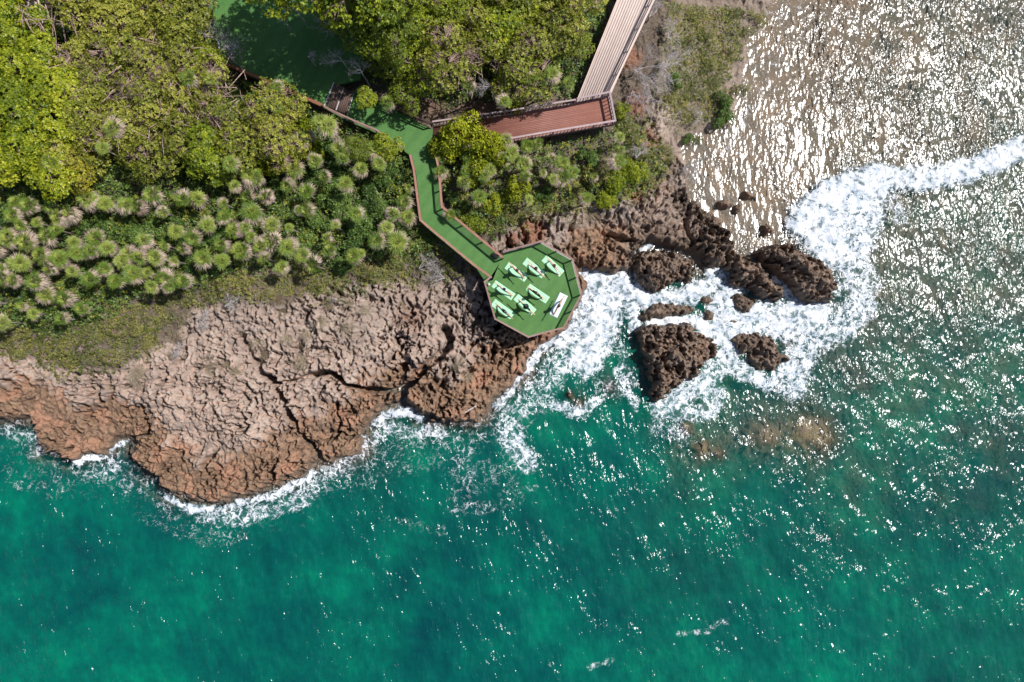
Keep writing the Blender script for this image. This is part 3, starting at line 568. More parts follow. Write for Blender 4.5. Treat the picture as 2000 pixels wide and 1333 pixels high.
# red-brown deck and pale boardwalk
dk = empty("wooden_deck", (*P(1020, 235, 5).xy, DZ)); tag(dk, "red-brown board deck with railings, joining the pale boardwalk to the turf walkway", "deck"); dc = P(1020, 235, 5)
Q = [np.array(p) - np.array([dc.x, dc.y]) for p in L2([(843, 300), (1202, 237), (1192, 182), (843, 240)], ZC)]
planks("boards", [Q[0], Q[1], Q[2], Q[3]], .004, M_red, dk, 17, .04, .007, 0, 3)
slab_obj("deck_frame", [tuple(q) for q in Q], -.05, .2, M_dark, dk)
for u in (.1, .35, .6, .85):
    for v in (.08, .92):
        q = (Q[0] * (1 - u) + Q[1] * u) * (1 - v) + (Q[3] * (1 - u) + Q[2] * u) * v; g = thz(q[0] + dc.x, q[1] + dc.y); b = MB(); hh = 4.75 - g + .5; b.box((0, 0, 0), (.15, .15, hh)); o = b.build("support_post", M_dark, dk); o.location = (q[0], q[1], -.25 - hh / 2)
G2 = "railings of the red-brown deck"
railing("greyish railing with balusters on the seaward side and right end of the red-brown deck", L2([(1127, 193), (1191, 180), (1202, 236), (1040, 263), (855, 296)], ZC), DZ, M_capg, G2, 'balusters', 1.5, .13)
railing("long greyish railing under the trees along the inland side of the red-brown deck", L2([(844, 238), (985, 218), (1124, 195)], ZC), DZ, M_capg, G2, 'balusters', 1.5, .12)
bw = empty("boardwalk", (*P(1198, 95, 5).xy, DZ)); tag(bw, "wide pale sun-bleached boardwalk running off the top of the photo", "boardwalk"); bc = P(1198, 95, 5)
B = [np.array(p) - np.array([bc.x, bc.y]) for p in L2([(1126, 193), (1285, -200), (1352, -170), (1186, 184)], DZ)]
B = [np.array(p) - np.array([bc.x, bc.y]) for p in (PA([(1126, 200)], 5)[0], PA([(1362, -390)], 5)[0], PA([(1446, -390)], 5)[0], PA([(1191, 190)], 5)[0])]
planks("boards", B, .010, M_pale, bw, 13, .04, .0035, 0, 9)
slab_obj("deck_frame", [tuple(q) for q in B], -.045, .2, M_dark, bw)
b = MB(); e0 = B[0]; e1 = B[1]; b.bar((e0[0], e0[1], .06), (e1[0], e1[1], .06), .07, .10); b.build("edge_board", M_pale, bw)
for u in (.1, .3, .5, .7):
    for v in (.05, .95):
        q = (B[0] * (1 - u) + B[1] * u) * (1 - v) + (B[3] * (1 - u) + B[2] * u) * v; g = thz(q[0] + bc.x, q[1] + bc.y); b = MB(); hh = 4.75 - g + .5; b.box((0, 0, 0), (.15, .15, hh)); o = b.build("support_post", M_dark, bw); o.location = (q[0], q[1], -.25 - hh / 2)
railing("pale timber railing along the seaward side of the bleached boardwalk", L2([(1192, 180), (1278, -2), (1436, -350)], ZC), DZ, M_pale, None, 'rails', 1.9, .14, postm=M_pale)
# staircase at the upper left
sw = empty("wooden_staircase", (*P(118, 40, 5.5).xy, 4.6)); tag(sw, "narrow timber staircase glimpsed between trees at the upper left corner", "staircase"); s0 = P(118, 40, 5.5)
A0 = P(103, -20, 6.2); A1 = P(120, 92, 5.2); dd = (A1 - A0); dd.z = 0; L = dd.length; dd.normalize(); nn = Vector((-dd.y, dd.x, 0))
for k in range(12):
    q = A0 + dd * (L * (k + .5) / 12); z = 6.3 - k * .13; m = MB(); m.box((q.x - s0.x, q.y - s0.y, z - 4.6), (L / 12 - .02, 1.3, .05), math.atan2(dd.y, dd.x)); m.build("tread", M_dark, sw)
for sgn in (-1, 1):
    a = A0 + nn * .7 * sgn - s0; b2 = A1 + nn * .7 * sgn - s0; m = MB(); m.bar((a.x, a.y, 6.3 - 4.6 + .9), (b2.x, b2.y, 4.9 - 4.6 + .9), .10, .05); m.build("hand_rail", M_pale, sw)
    m = MB(); m.bar((a.x, a.y, 6.15 - 4.6), (b2.x, b2.y, 4.75 - 4.6), .06, .22); m.build("stringer", M_dark, sw)
    for k in range(4): q = a.lerp(b2, k / 3); m = MB(); z = 1.7 - 1.4 * k / 3; m.box((q.x, q.y, z + .2), (.08, .08, 1.4)); m.build("post", M_pale, sw)
ld = empty("landing", (*P(62, 4, 6.3).xy, 6.3)); tag(ld, "small reddish timber landing in the upper left corner", "landing")
planks("boards", [np.array((-.6, -.55)), np.array((.5, -.5)), np.array((.5, .9)), np.array((-.6, .9))], 0, M_pale, ld, 8, .05, .01, 0, 12)
b = MB(); [b.box((x, y, -1.0), (.12, .12, 1.9)) for x in (-.5, .4) for y in (-.4, .7)]; b.build("support_posts", M_dark, ld)
# driftwood and plank
pk = P(915, 803, 2); a = P(900, 811, 2); b_ = P(930, 794, 2); z = thz(pk.x, pk.y)
m = MB(); m.bar(Vector((a.x, a.y, z + .42)) - Vector((pk.x, pk.y, z)), Vector((b_.x, b_.y, z + .50)) - Vector((pk.x, pk.y, z)), .14, .045); o = m.build("driftwood_plank", M_drift, None); o.location = (pk.x, pk.y, z); tag(o, "pale straight plank washed up on the brown rock below the platform", "plank")
# ------------------------------------------------------------------ mats and people
def cloth_mat(name, c, v=.12, rough=.75):
    m = NM(name); n = m.noise(m.pos(obj=True), 6, 3, .6); c2 = tuple(q * (1 - v) for q in c); return m.done(m.pbr(m.mix(m.rng(n, .35, .65), c2, c), rough, m.bump(n, .3, .01), .25))
M_mint = cloth_mat("mint_mat", (.40, .74, .45), .12); M_towel = cloth_mat("pale_towel", (.66, .76, .80), .08, .9); M_skin = cloth_mat("skin", (.62, .37, .26), .10, .55); M_tan = cloth_mat("tanned_skin", (.42, .23, .15), .10, .55)
M_eye = cloth_mat("eye", (.04, .03, .03), .1, .2)
MATS = [((1008.6, 531.7), 34.4, "mint green yoga mat under the person with bare pale legs, nearest the walkway entrance"), ((1043.2, 524.1), 37.4, "mint green yoga mat in the middle of the upper row of three"),
        ((1079.7, 519.9), 42, "mint green yoga mat at the right end of the upper row, touching the railing's shadow"), ((983, 567.5), 34.6, "mint green yoga mat beside the left railing, upper one of two there"),
        ((1050, 574), 34.1, "mint green yoga mat at the centre of the platform"), ((1025, 595.4), 41.5, "mint green yoga mat under the person in loose dark green shirt"),
        ((981.7, 604.5), 36, "mint green yoga mat in the platform's lower left corner")]
def mat_mesh(name, L, W, m, th_=.008):
    nx, ny = 24, 10; X, Y = np.meshgrid(np.linspace(-L / 2, L / 2, nx), np.linspace(-W / 2, W / 2, ny)); zz = .004 * np.abs(perlin(X * 3, Y * 3, 5)) + th_
    e = np.minimum(L / 2 - np.abs(X), W / 2 - np.abs(Y)); zz = np.where(e < 1e-4, th_ * .6, zz)
    top = np.stack([X, Y, zz], -1).reshape(-1, 3); bot = np.stack([X, Y, 0 * X + .001], -1).reshape(-1, 3); F = grid_faces(nx, ny); n = nx * ny
    ring = [i for i in range(nx)] + [nx - 1 + nx * j for j in range(1, ny)] + [n - 1 - i for i in range(1, nx)] + [n - nx - nx * j for j in range(1, ny - 1)]
    S = [[ring[i] + n, ring[(i + 1) % len(ring)] + n, ring[(i + 1) % len(ring)], ring[i]] for i in range(len(ring))]
    return new_mesh(name, np.concatenate([top, bot]), np.concatenate([F, F[:, ::-1] + n, np.array(S)]), m, True)
mm = mat_mesh("yoga_mat", 1.82, .60, M_mint)
for (c, ang, lb) in MATS:
    q = P(*c, DZ); o = link("yoga_mat", mm, None, (q.x, q.y, DZ + .012), -math.radians(ang)); tag(o, lb, "yoga mat", "mint yoga mats on the platform")
q = P(1090.8, 596.5, DZ); o = link("towel_mat", mat_mesh("towel_mat", 1.84, .66, M_towel, .02), None, (q.x, q.y, DZ + .012), -math.radians(116)); tag(o, "pale blue-white mat near the seaward railing, the only one not green", "yoga mat")
b = MB(); b.box((.80, .16, .0), (.035, .11, .004)); lg = b.build("logo_patch", cloth_mat("grey_logo", (.16, .17, .22)), o); lg.location = (-1.6, -.02 + 0, .027)
def skin_mesh(name, verts, edges, rad, mat, root=0, sub=1):
    me = bpy.data.meshes.new(name + "_rig"); me.from_pydata(verts, edges, []); ob = bpy.data.objects.new("tmp", me); COL.objects.link(ob)
    ob.modifiers.new("s", 'SKIN'); sv = me.skin_vertices[0].data
    for i, r in enumerate(rad): rr = r if hasattr(r, '__len__') else (r, r); sv[i].radius = rr; sv[i].use_root = (i == root)
    s2 = ob.modifiers.new("u", 'SUBSURF'); s2.levels = sub; s2.render_levels = sub
    dg = bpy.context.evaluated_depsgraph_get(); r = bpy.data.meshes.new_from_object(ob.evaluated_get(dg)); r.name = name
    bpy.data.objects.remove(ob); bpy.data.meshes.remove(me)
    r.materials.clear(); r.materials.append(mat); r.polygons.foreach_set("use_smooth", np.ones(len(r.polygons), bool)); return r
def person(label, px, py, ang, skin, hairc, top, legs, topw=1.0, sleeve=.0, legpart=1.0, flip=1, lean=0.0, bun=False, hair_s=1.0, shoe=None, armtilt=0.0):
    q = P(px, py, DZ + 1.45); root = empty("person", (q.x, q.y, DZ + .022), -math.radians(ang)); tag(root, label, "person", "people doing yoga on the platform")
    f = flip; J = {}; 
    def S(x, y, z): return (x * f, y, z)
    lx = lean
    pelvis = S(lx * .2, 0, .74); sp1 = S(lx * .5, 0, .92); ch = S(lx * .8, 0, 1.14); nk = S(lx, 0, 1.33); hd = S(lx - .01, 0, 1.46); hd2 = S(lx - .01, 0, 1.57)
    V = [pelvis, sp1, ch, nk, hd, hd2]; E = [(0, 1), (1, 2), (2, 3), (3, 4), (4, 5)]; R = [(.155, .11), (.125, .10), (.155, .105), .055, (.078, .092), (.070, .085)]
    idx = dict(pel=0, sp=1, ch=2, nk=3)
    def add(p, par, r): V.append(p); E.append((par, len(V) - 1)); R.append(r); return len(V) - 1
    add(S(lx - .01, 0, 1.49), 4, .03) if False else None
    nose = add(S(lx - .115, 0, 1.465), 4, .014)
    arms = {}
    for s in (-1, 1):
        t = armtilt * s
        sh = add(S(lx + .17 * s, 0, 1.27), 2, .062); el = add(S(lx + .44 * s, .01 + t * .5, 1.28 - .02 * s * lx * 10), sh, .042); wr = add(S(lx + .69 * s, t, 1.28), el, .028); pm = add(S(lx + .76 * s, t, 1.28), wr, (.038, .018))
        for k in range(4):
            dy = (-.03 + .02 * k); a = add(S(lx + (.81 + (.005 if k in (1, 2) else 0)) * s, t + dy, 1.278), pm, .010); add(S(lx + (.855 + (.012 if k in (1, 2) else -.006 if k == 3 else 0)) * s, t + dy * 1.25, 1.266), a, .0085)
        a = add(S(lx + .765 * s, t - .045, 1.275), pm, .011); add(S(lx + .80 * s, t - .068, 1.268), a, .009)
        arms[s] = (sh, el, wr)
    legv = {}
    for s, hip, knee, ank, heel, toe in ((-1, S(-.10, 0, .70), S(-.47, .02, .50), S(-.50, .02, .09), S(-.47, .02, .035), S(-.70, .02, .03)), (1, S(.10, 0, .70), S(.40, .0, .40), S(.69, -.01, .09), S(.70, .05, .035), S(.72, -.17, .03))):
        h_ = add(hip, 0, .092); mid = add(tuple((a + b) / 2 for a, b in zip(hip, knee)), h_, .078); kn = add(knee, mid, .056); cf = add(tuple(a * .7 + b * .3 for a, b in zip(knee, ank)), kn, .054); an = add(ank, cf, .034); add(heel, an, .032); ft = add(tuple((a + b) / 2 for a, b in zip(ank, toe)), an, (.038, .03)); add(toe, ft, (.038, .018)); legv[s] = (h_, mid, kn, cf, an)
    body = link("body", skin_mesh("body", V, E, R, skin), root)
    for sy in (-1, 1):
        m = MB(); m.box((0, 0, 0), (.012, .022, .012)); e = m.build("eye", M_eye, body); e.location = S(lx - .093, .034 * sy, 1.50)
        m = MB(); m.box((0, 0, 0), (.03, .02, .055)); e = m.build("ear", skin, body); e.location = S(lx, .095 * sy, 1.475)
    m = MB(); m.box((0, 0, 0), (.008, .05, .012)); e = m.build("mouth", cloth_mat("lips", (.35, .10, .09)), body); e.location = S(lx - .092, 0, 1.425)
    # hair
    bm = bmesh.new(); bmesh.ops.create_icosphere(bm, subdivisions=3, radius=1)
    for v in bm.verts:
        c = v.co.copy(); k = 1 + .06 * math.sin(9 * c.x + 5 * c.y) * math.cos(7 * c.z); z = c.z * .125; 
        if c.x * f < -.35 and c.z < .35: k *= .72
        v.co = Vector((c.x * .108 * k * hair_s + f * .022, c.y * .104 * k * hair_s, z * k if c.z > 0 else z * 1.25))
    if bun:
        g = bmesh.ops.create_icosphere(bm, subdivisions=2, radius=.055 * hair_s)
        for v in g['verts']: v.co += Vector((f * .12, .0, .05))
    else:
        g = bmesh.ops.create_icosphere(bm, subdivisions=2, radius=.075)
        for v in g['verts']: v.co = Vector((v.co.x * .8 + f * .085, v.co.y, v.co.z * 2.0 - .13))
    hm = bpy.data.meshes.new("hair"); bm.to_mesh(hm); bm.free(); hm.materials.append(hairc); hm.polygons.foreach_set("use_smooth", np.ones(len(hm.polygons), bool)); h = link("hair", hm, root); h.location = S(lx, 0, 1.53)
    # top
    tv = [pelvis, sp1, ch, S(lx, 0, 1.275)]; te = [(0, 1), (1, 2), (2, 3)]; tr = [(.165 * topw, .12 * topw), (.14 * topw, .115 * topw), (.168, .122), (.08, .07)]
    for s in (-1, 1):
        tv.append(S(lx + .165 * s, 0, 1.27)); te.append((2, len(tv) - 1)); tr.append(.072)
        if sleeve: tv.append(S(lx + (.165 + .30 * sleeve) * s, armtilt * s * .4 * sleeve, 1.28)); te.append((len(tv) - 2, len(tv) - 1)); tr.append(.056)
    link("top", skin_mesh("top", tv, te, tr, top), root)
    if legs:
        lv = [pelvis, S(lx * .3, 0, .84)]; le = [(0, 1)]; lr = [(.172, .125), (.15, .115)]
        for s in (-1, 1):
            pts = [V[i] for i in legv[s]]; rr = [.105, .09, .068, .062, .044]; n = 2 if legpart < .6 else 5; par = 0
            for k in range(n): lv.append(pts[k]); le.append((par, len(lv) - 1)); lr.append(rr[k]); par = len(lv) - 1
        link("leggings" if legpart > .6 else "shorts", skin_mesh("leggings", lv, le, lr, legs), root)
    return root
C = lambda n, c: cloth_mat(n, c)
dkh = C("dark_brown_hair", (.035, .018, .012)); brh = C("brown_hair", (.085, .04, .03)); blk = C("black_hair", (.012, .011, .014))
person("person with bare legs and black vest, arms spread, beside the walkway entrance", 1009.6, 527.8, 42, M_skin, brh, C("black_vest", (.03, .025, .028)), C("tan_shorts", (.45, .30, .22)), flip=1, legpart=.4, armtilt=-.05)
person("person with large dark brown hair and pale pink long sleeves, middle of the upper row", 1047.4, 525.4, 40, M_skin, dkh, C("pale_pink_top", (.66, .50, .50)), C("pink_leggings", (.66, .46, .44)), sleeve=1.0, hair_s=1.3, flip=-1, armtilt=.04)
person("person in blue vest and white leggings beside the upper right railing", 1082.6, 518.3, 52, M_skin, brh, C("blue_vest", (.05, .20, .34)), C("white_leggings", (.72, .70, .72)), hair_s=1.05, flip=1, armtilt=.02)
person("person in lavender shirt and black shorts beside the left railing, dark hair", 984.4, 564.8, 36, M_skin, blk, C("lavender_shirt", (.55, .52, .68)), C("black_shorts", (.02, .02, .025)), topw=1.15, sleeve=.4, legpart=.4, flip=1)
person("person all in black at the centre of the platform, brown hair, white shoes", 1048.2, 572.7, 38, M_skin, brh, C("black_long_top", (.02, .016, .016)), C("black_leggings", (.018, .016, .018)), sleeve=.7, flip=-1, armtilt=-.03)
person("person in very loose dark green shirt with one arm reaching beyond the mat", 1026.5, 597.5, 44, M_skin, blk, C("dark_green_shirt", (.010, .038, .032)), C("dark_shorts", (.03, .03, .03)), topw=1.75, sleeve=.8, legpart=.4, flip=1, lean=.10)
person("person in navy shirt in the platform's lower left corner", 984.6, 607.8, 42, M_tan, blk, C("navy_shirt", (.02, .04, .13)), C("dark_grey_leggings", (.04, .04, .05)), topw=1.3, sleeve=.4, flip=-1)
person("person with brown hair and peach clothing standing on the pale blue mat", 1092.3, 597, 118, M_skin, brh, C("peach_top", (.58, .36, .30)), C("grey_pink_leggings", (.50, .38, .38)), flip=1, hair_s=1.1)
q = P(955, 556, 5.1); bm = bmesh.new(); bmesh.ops.create_uvsphere(bm, u_segments=16, v_segments=10, radius=.11); [setattr(v, 'co', Vector((v.co.x, v.co.y, v.co.z + .16))) for v in bm.verts]; me = bpy.data.meshes.new("globe"); bm.to_mesh(me); bm.free(); me.materials.append(M_white)
lp = empty("globe_lamp", (q.x, q.y, DZ + .01)); link("globe", me, lp); b = MB(); b.tube([(0, 0, 0), (0, 0, .03), (0, 0, .07)], [.07, .065, .04], 12); b.build("base", M_dark, lp); tag(lp, "small round whitish globe on the turf by the inner left corner", "lamp")
def bag(px, py, label):
    q = P(px, py, 5.1); r = empty("bag", (q.x, q.y, DZ + .012), -.6); bm = bmesh.new(); bmesh.ops.create_cube(bm, size=1); bmesh.ops.subdivide_edges(bm, edges=bm.edges, cuts=4, use_grid_fill=True)
    for v in bm.verts: c = v.co; n = c.normalized() * .5; v.co = Vector(((c.x * .6 + n.x * .5) * .52, (c.y * .6 + n.y * .5) * .30, (c.z * .7 + n.z * .4 + .5) * .28))
    me = bpy.data.meshes.new("bag_body"); bm.to_mesh(me); bm.free(); me.materials.append(C("black_canvas", (.02, .02, .022))); link("body", me, r)
    m = MB(); m.tube([(-.15, 0, .24), (-.12, .03, .34), (0, .05, .38), (.12, .03, .34), (.15, 0, .24)], .012, 6); m.build("handle", C("bag_handle", (.06, .05, .05)), r); tag(r, label, "bag")
bag(967, 500, "black bag tucked into the corner where walkway meets platform")
# ------------------------------------------------------------------ vegetation
def leaf_mat(name, c0, c1, c2, trans=.30, spec=.35, rough=.45):
    m = NM(name); t = m.attr("tint"); rnd = m.n("ObjectInfo", out=5); f = m.math('ADD', t, m.math('MULTIPLY', m.math('SUBTRACT', rnd, .5), .42))
    c = m.ramp(f, [(.12, c0), (.5, c1), (.9, c2)])
    d = m.pbr(c, rough, None, spec); tr = m.n("BsdfTranslucent", {0: m.mix(.25, c, (.25, .30, .02))}); return m.done(m.n("MixShader", {0: trans, 1: d, 2: tr}))
ML = dict(lime=leaf_mat("lime_leaves", (.10, .15, .010), (.26, .31, .014), (.50, .50, .035)), olive=leaf_mat("olive_leaves", (.10, .12, .014), (.24, .265, .026), (.44, .41, .07)),
          green=leaf_mat("green_leaves", (.030, .065, .014), (.085, .155, .028), (.22, .31, .07)), scrub=leaf_mat("scrub_leaves", (.07, .095, .02), (.19, .215, .045), (.40, .33, .09)),
          gold=leaf_mat("golden_leaves", (.14, .13, .012), (.34, .31, .018), (.56, .46, .05)), palm=leaf_mat("palm_fronds", (.040, .080, .014), (.16, .25, .030), (.40, .44, .10), .3, .25, .5),
          dead=leaf_mat("dead_fronds", (.16, .105, .07), (.36, .27, .20), (.54, .42, .335), .15, .2, .7), grass=leaf_mat("dry_grass", (.16, .115, .07), (.32, .25, .165), (.48, .40, .29), .2, .2, .7))
def bark_mat(name, c0, c1):
    m = NM(name); n = m.noise(m.pos((1, 1, .35), obj=True), 7, 4, .65); return m.done(m.pbr(m.mix(m.rng(n, .35, .65), c0, c1), .85, m.bump(n, .6, .02), .2))
M_bark = bark_mat("pinkish_bark", (.20, .12, .095), (.50, .36, .30)); M_grey = bark_mat("grey_dead_wood", (.26, .225, .22), (.52, .47, .46)); M_ptrunk = bark_mat("palm_trunk", (.12, .095, .075), (.30, .25, .21))
def leaves(Pc, N, per, L, W, seed, up=.35, tilt=(5, 50), spread=1.0):
    """rosettes of diamond leaves: Pc (n,3) centres, N (n,3) axes"""
    r = np.random.default_rng(seed); n = len(Pc); N = N / np.linalg.norm(N, axis=1, keepdims=True); N = N + np.array([0, 0, up]); N /= np.linalg.norm(N, axis=1, keepdims=True)
    A = np.cross(N, np.array([.3, .9, .1])); A /= np.linalg.norm(A, axis=1, keepdims=True); B = np.cross(N, A)
    N, A, B, Pq = [np.repeat(q, per, 0) for q in (N, A, B, Pc)]; m = n * per
    ph = r.uniform(0, 2 * np.pi, m)[:, None]; el = np.radians(r.uniform(tilt[0], tilt[1], m))[:, None]
    T = A * np.cos(ph) + B * np.sin(ph); D = T * np.cos(el) + N * np.sin(el); S = np.cross(D, N); S /= np.linalg.norm(S, axis=1, keepdims=True) + 1e-9
    l = (L * r.uniform(.7, 1.2, m))[:, None]; w_ = (W * r.uniform(.75, 1.2, m))[:, None]; Up = np.cross(S, D)
    b = Pq + D * .02 * spread; v0 = b; v1 = b + D * l * .5 + S * w_ * .5 + Up * l * .06; v2 = b + D * l - Up * l * .10; v3 = b + D * l * .5 - S * w_ * .5 + Up * l * .06
    V = np.stack([v0, v1, v2, v3], 1).reshape(-1, 3); F = np.arange(m * 4).reshape(-1, 4)
    t = np.repeat(np.clip(r.normal(.5, .17, n), 0, 1), per) + r.normal(0, .10, m); return V, F, np.repeat(t, 4)
def merge(parts):
    V = []; F = []; T = []; o = 0
    for v, f, t in parts: V.append(v); F.append(f + o); T.append(t); o += len(v)
    return np.concatenate(V), np.concatenate(F), np.concatenate(T)
def crown_pts(R, H, nl, dens, seed, flat=.6, lobe=.42, drop=0.0):
    r = np.random.default_rng(seed); C_ = []
    for k in range(nl):
        a = r.uniform(0, 6.283); q = R * .72 * math.sqrt(r.uniform(0, 1)); C_.append((q * math.cos(a), q * math.sin(a), H * (1 - (q / R) ** 2 * .75) + r.uniform(-.15, .15) * R, R * lobe * r.uniform(.65, 1.15)))
    P_ = []; N_ = []
    for (x, y, z, rad) in C_:
        n = int(dens * 4 * math.pi * rad * rad * .6); d = r.normal(size=(n, 3)); d /= np.linalg.norm(d, axis=1, keepdims=True); d = d[d[:, 2] > -.35]
        p = np.array([x, y, z]) + d * np.array([1, 1, flat + .15]) * rad * r.uniform(.78, 1.06, (len(d), 1)); ok = np.ones(len(p), bool)
        for (x2, y2, z2, r2) in C_:
            if (x2, y2) != (x, y): q = (p - np.array([x2, y2, z2])) / np.array([1, 1, flat + .15]); ok &= np.linalg.norm(q, axis=1) > r2 * .80
        g = perlin(p[:, 0] * 1.3 + seed, p[:, 1] * 1.3 + p[:, 2], seed); ok &= g > -.55 + drop
        P_.append(p[ok]); N_.append(d[ok])
    return np.concatenate(P_), np.concatenate(N_), C_
def limbs(C_, Pp, seed, trunk_r, nt, H, z0=0.0):
    r = random.Random(seed); b = MB(); top = Vector((r.uniform(-.2, .2), r.uniform(-.2, .2), H * .45))
    b.tube([(0, 0, -.6), (top.x * .4, top.y * .6, H * .2), top], [trunk_r * 1.25, trunk_r, trunk_r * .8], 7)
    for (x, y, z, rad) in C_:
        c = Vector((x, y, z - rad * .1)); m = top.lerp(c, .5) + Vector((r.uniform(-.3, .3), r.uniform(-.3, .3), r.uniform(-.1, .3))); b.tube([top, m, c], [trunk_r * .5, trunk_r * .34, trunk_r * .2], 5)
    Cn = np.array([(c[0], c[1], c[2]) for c in C_])
    for i in r.sample(range(len(Pp)), min(nt, len(Pp))):
        p = Vector(Pp[i]); k = int(np.argmin(np.linalg.norm(Cn - Pp[i], axis=1))); c = Vector(Cn[k]); m = c.lerp(p, .55) + Vector((r.uniform(-.12, .12), r.uniform(-.12, .12), r.uniform(-.05, .12))); b.tube([c, m, p], [trunk_r * .16, trunk_r * .10, trunk_r * .05], 3)
    return b
def tree_proto(kind, seed):
    R, H, nl, dens, mat, per, L, W, nt, drop = dict(
        lime=(2.5, 3.9, 12, 27, 'lime', 8, .22, .11, 60, 0.03), gold=(2.3, 3.7, 10, 40, 'gold', 7, .13, .07, 40, 0.0),
        sparse=(2.6, 3.9, 12, 15, 'olive', 8, .20, .10, 480, .22), olive=(2.5, 4.0, 12, 20, 'olive', 8, .20, .10, 220, .14), deep=(2.4, 3.9, 12, 30, 'lime', 8, .16, .08, 120, .10))[kind]
    Pp, N, C_ = crown_pts(R, H, nl, dens, seed, drop=drop); V, F, T = leaves(Pp, N, per, L, W, seed)
    if kind == 'deep': T = T - .20
    cm = new_mesh("crown", V, F, ML[mat], False, dict(tint=T)); tm = limbs(C_, Pp, seed, .13, nt, H).mesh("trunk", M_bark); return cm, tm
PROTO = {k: [tree_proto(k, 11 + 7 * i + 50 * j) for i in range(3)] for j, k in enumerate(('lime', 'gold', 'sparse', 'olive', 'deep'))}
ORD = ['first', 'second', 'third', 'fourth', 'fifth', 'sixth', 'seventh', 'eighth', 'ninth', 'tenth', 'eleventh', 'twelfth', 'thirteenth', 'fourteenth', 'fifteenth', 'sixteenth', 'seventeenth', 'eighteenth', 'nineteenth', 'twentieth', 'twenty-first', 'twenty-second', 'twenty-third', 'twenty-fourth']
def rows(items, bands):
    """give every (px,py,..) item an ordinal within its horizontal band -> list of (item, ordinal text, band phrase)"""
    out = []; lo = -1e9
    for (hi, phrase) in bands:
        s = sorted([it for it in items if lo <= it[1] < hi], key=lambda t: t[0])
        out += [(it, ORD[k], phrase) for k, it in enumerate(s)]; lo = hi
    return out
def inpoly(px, py, poly):
    r = False; n = len(poly)
    for i in range(n):
        (ax, ay), (bx, by) = poly[i], poly[(i + 1) % n]
        if (ay > py) != (by > py) and px < (bx - ax) * (py - ay) / (by - ay) + ax: r = not r
    return r
def scatter(poly, step, seed, z=8.3):
    r = random.Random(seed); out = []; xs = [p[0] for p in poly]; ys = [p[1] for p in poly]; row = 0; y = min(ys)
    while y < max(ys):
        x = min(xs) + (step / 2 if row % 2 else 0)
        while x < max(xs):
            a = x + r.uniform(-.28, .28) * step; b = y + r.uniform(-.28, .28) * step
            if inpoly(a, b, poly): out.append((a, b))
            x += step
        y += step * .86; row += 1
    return out
CAN_A = [(-70, -70), (350, -70), (392, 20), (400, 95), (430, 150), (500, 175), (560, 215), (545, 275), (500, 310), (415, 312), (390, 345), (300, 350), (150, 345), (-70, 338)]
CAN_B = [(640, -60), (1170, -60), (1140, 40), (1090, 90), (1035, 125), (950, 150), (880, 155), (800, 125), (760, 130), (720, 100), (690, 60), (645, 30)]
_b = MB(); _b.tube([(0, 0, -.1), (.02, .01, .5), (0, 0, 1.0)], [.19, .15, .14], 8); LTR = _b.mesh("lower_trunk", M_bark)
def plant_tree(px, py, kind, s, label, group, zc=8.3, hscale=1.0):
    q = P(px, py, zc); g = thz(q.x, q.y); k = random.choice(PROTO[kind]); r = empty("broadleaf_tree", (q.x, q.y, g), random.uniform(0, 6.28)); tag(r, label, "tree", group)
    vs = .82 * s; c = link("crown", k[0], r); c.scale = (s, s, vs); lift = zc + .4 - g - 4.2 * vs; c.location = (0, 0, lift); t = link("trunk", k[1], r); t.scale = (s, s, vs); t.location = (0, 0, lift)
    if lift > .3: t = link("lower_trunk", LTR, r); t.scale = (s, s, lift + .2)
    return r
random.seed(3)
TA = [(x, y, 0) for x, y in scatter(CAN_A, 68, 5)]
bA = [(-20, "top row of the left canopy"), (50, "second row of the left canopy"), (110, "third row of the left canopy"), (170, "fourth row of the left canopy"), (230, "fifth row of the left canopy"), (290, "sixth row of the left canopy"), (900, "lowest row of the left canopy")]
DESC = dict(lime="dense lime green tree", gold="golden green tree", sparse="thin-leaved tree with bare pinkish branches", olive="olive green tree", deep="deep green tree")
for (it, o_, ph) in rows(TA, bA):
    x, y = it[:2]
    if 30 < x < 140 and y < 105: continue
    n = perlin(np.array([x / 90.]), np.array([y / 90.]), 3)[0]
    kind = 'lime' if (x < 120 or (y > 285 and x > 330)) else ('gold' if (y > 300 and x < 330) else ('sparse' if n > -.15 and 60 < y < 290 else 'olive'))
    if x < 60 and n > .2: kind = 'gold'
    plant_tree(x, y, kind, random.uniform(.85, 1.05), f"{DESC[kind]}, {o_} from left, {ph}", "trees of the left canopy", 7.9 + random.uniform(-.3, .5) + (.2 if kind == 'lime' else 0))
TB = [(x, y, 0) for x, y in scatter(CAN_B, 66, 9)]
bB = [(-15, "top row right of the lawn"), (45, "second row right of the lawn"), (95, "third row right of the lawn"), (900, "lowest row right of the lawn")]
for (it, o_, ph) in rows(TB, bB):
    x, y = it[:2]; kind = 'deep' if x < 860 else ('sparse' if (y > 60 and x > 850) else 'olive' if (x + y) % 3 < 1.6 else 'lime')
    plant_tree(x, y, kind, random.uniform(.82, 1.02), f"{DESC[kind]}, {o_} from left, {ph}", "trees right of the lawn", (10.6 if x < 800 else 9.4 if x < 880 else 8.2) + random.uniform(-.4, .6))
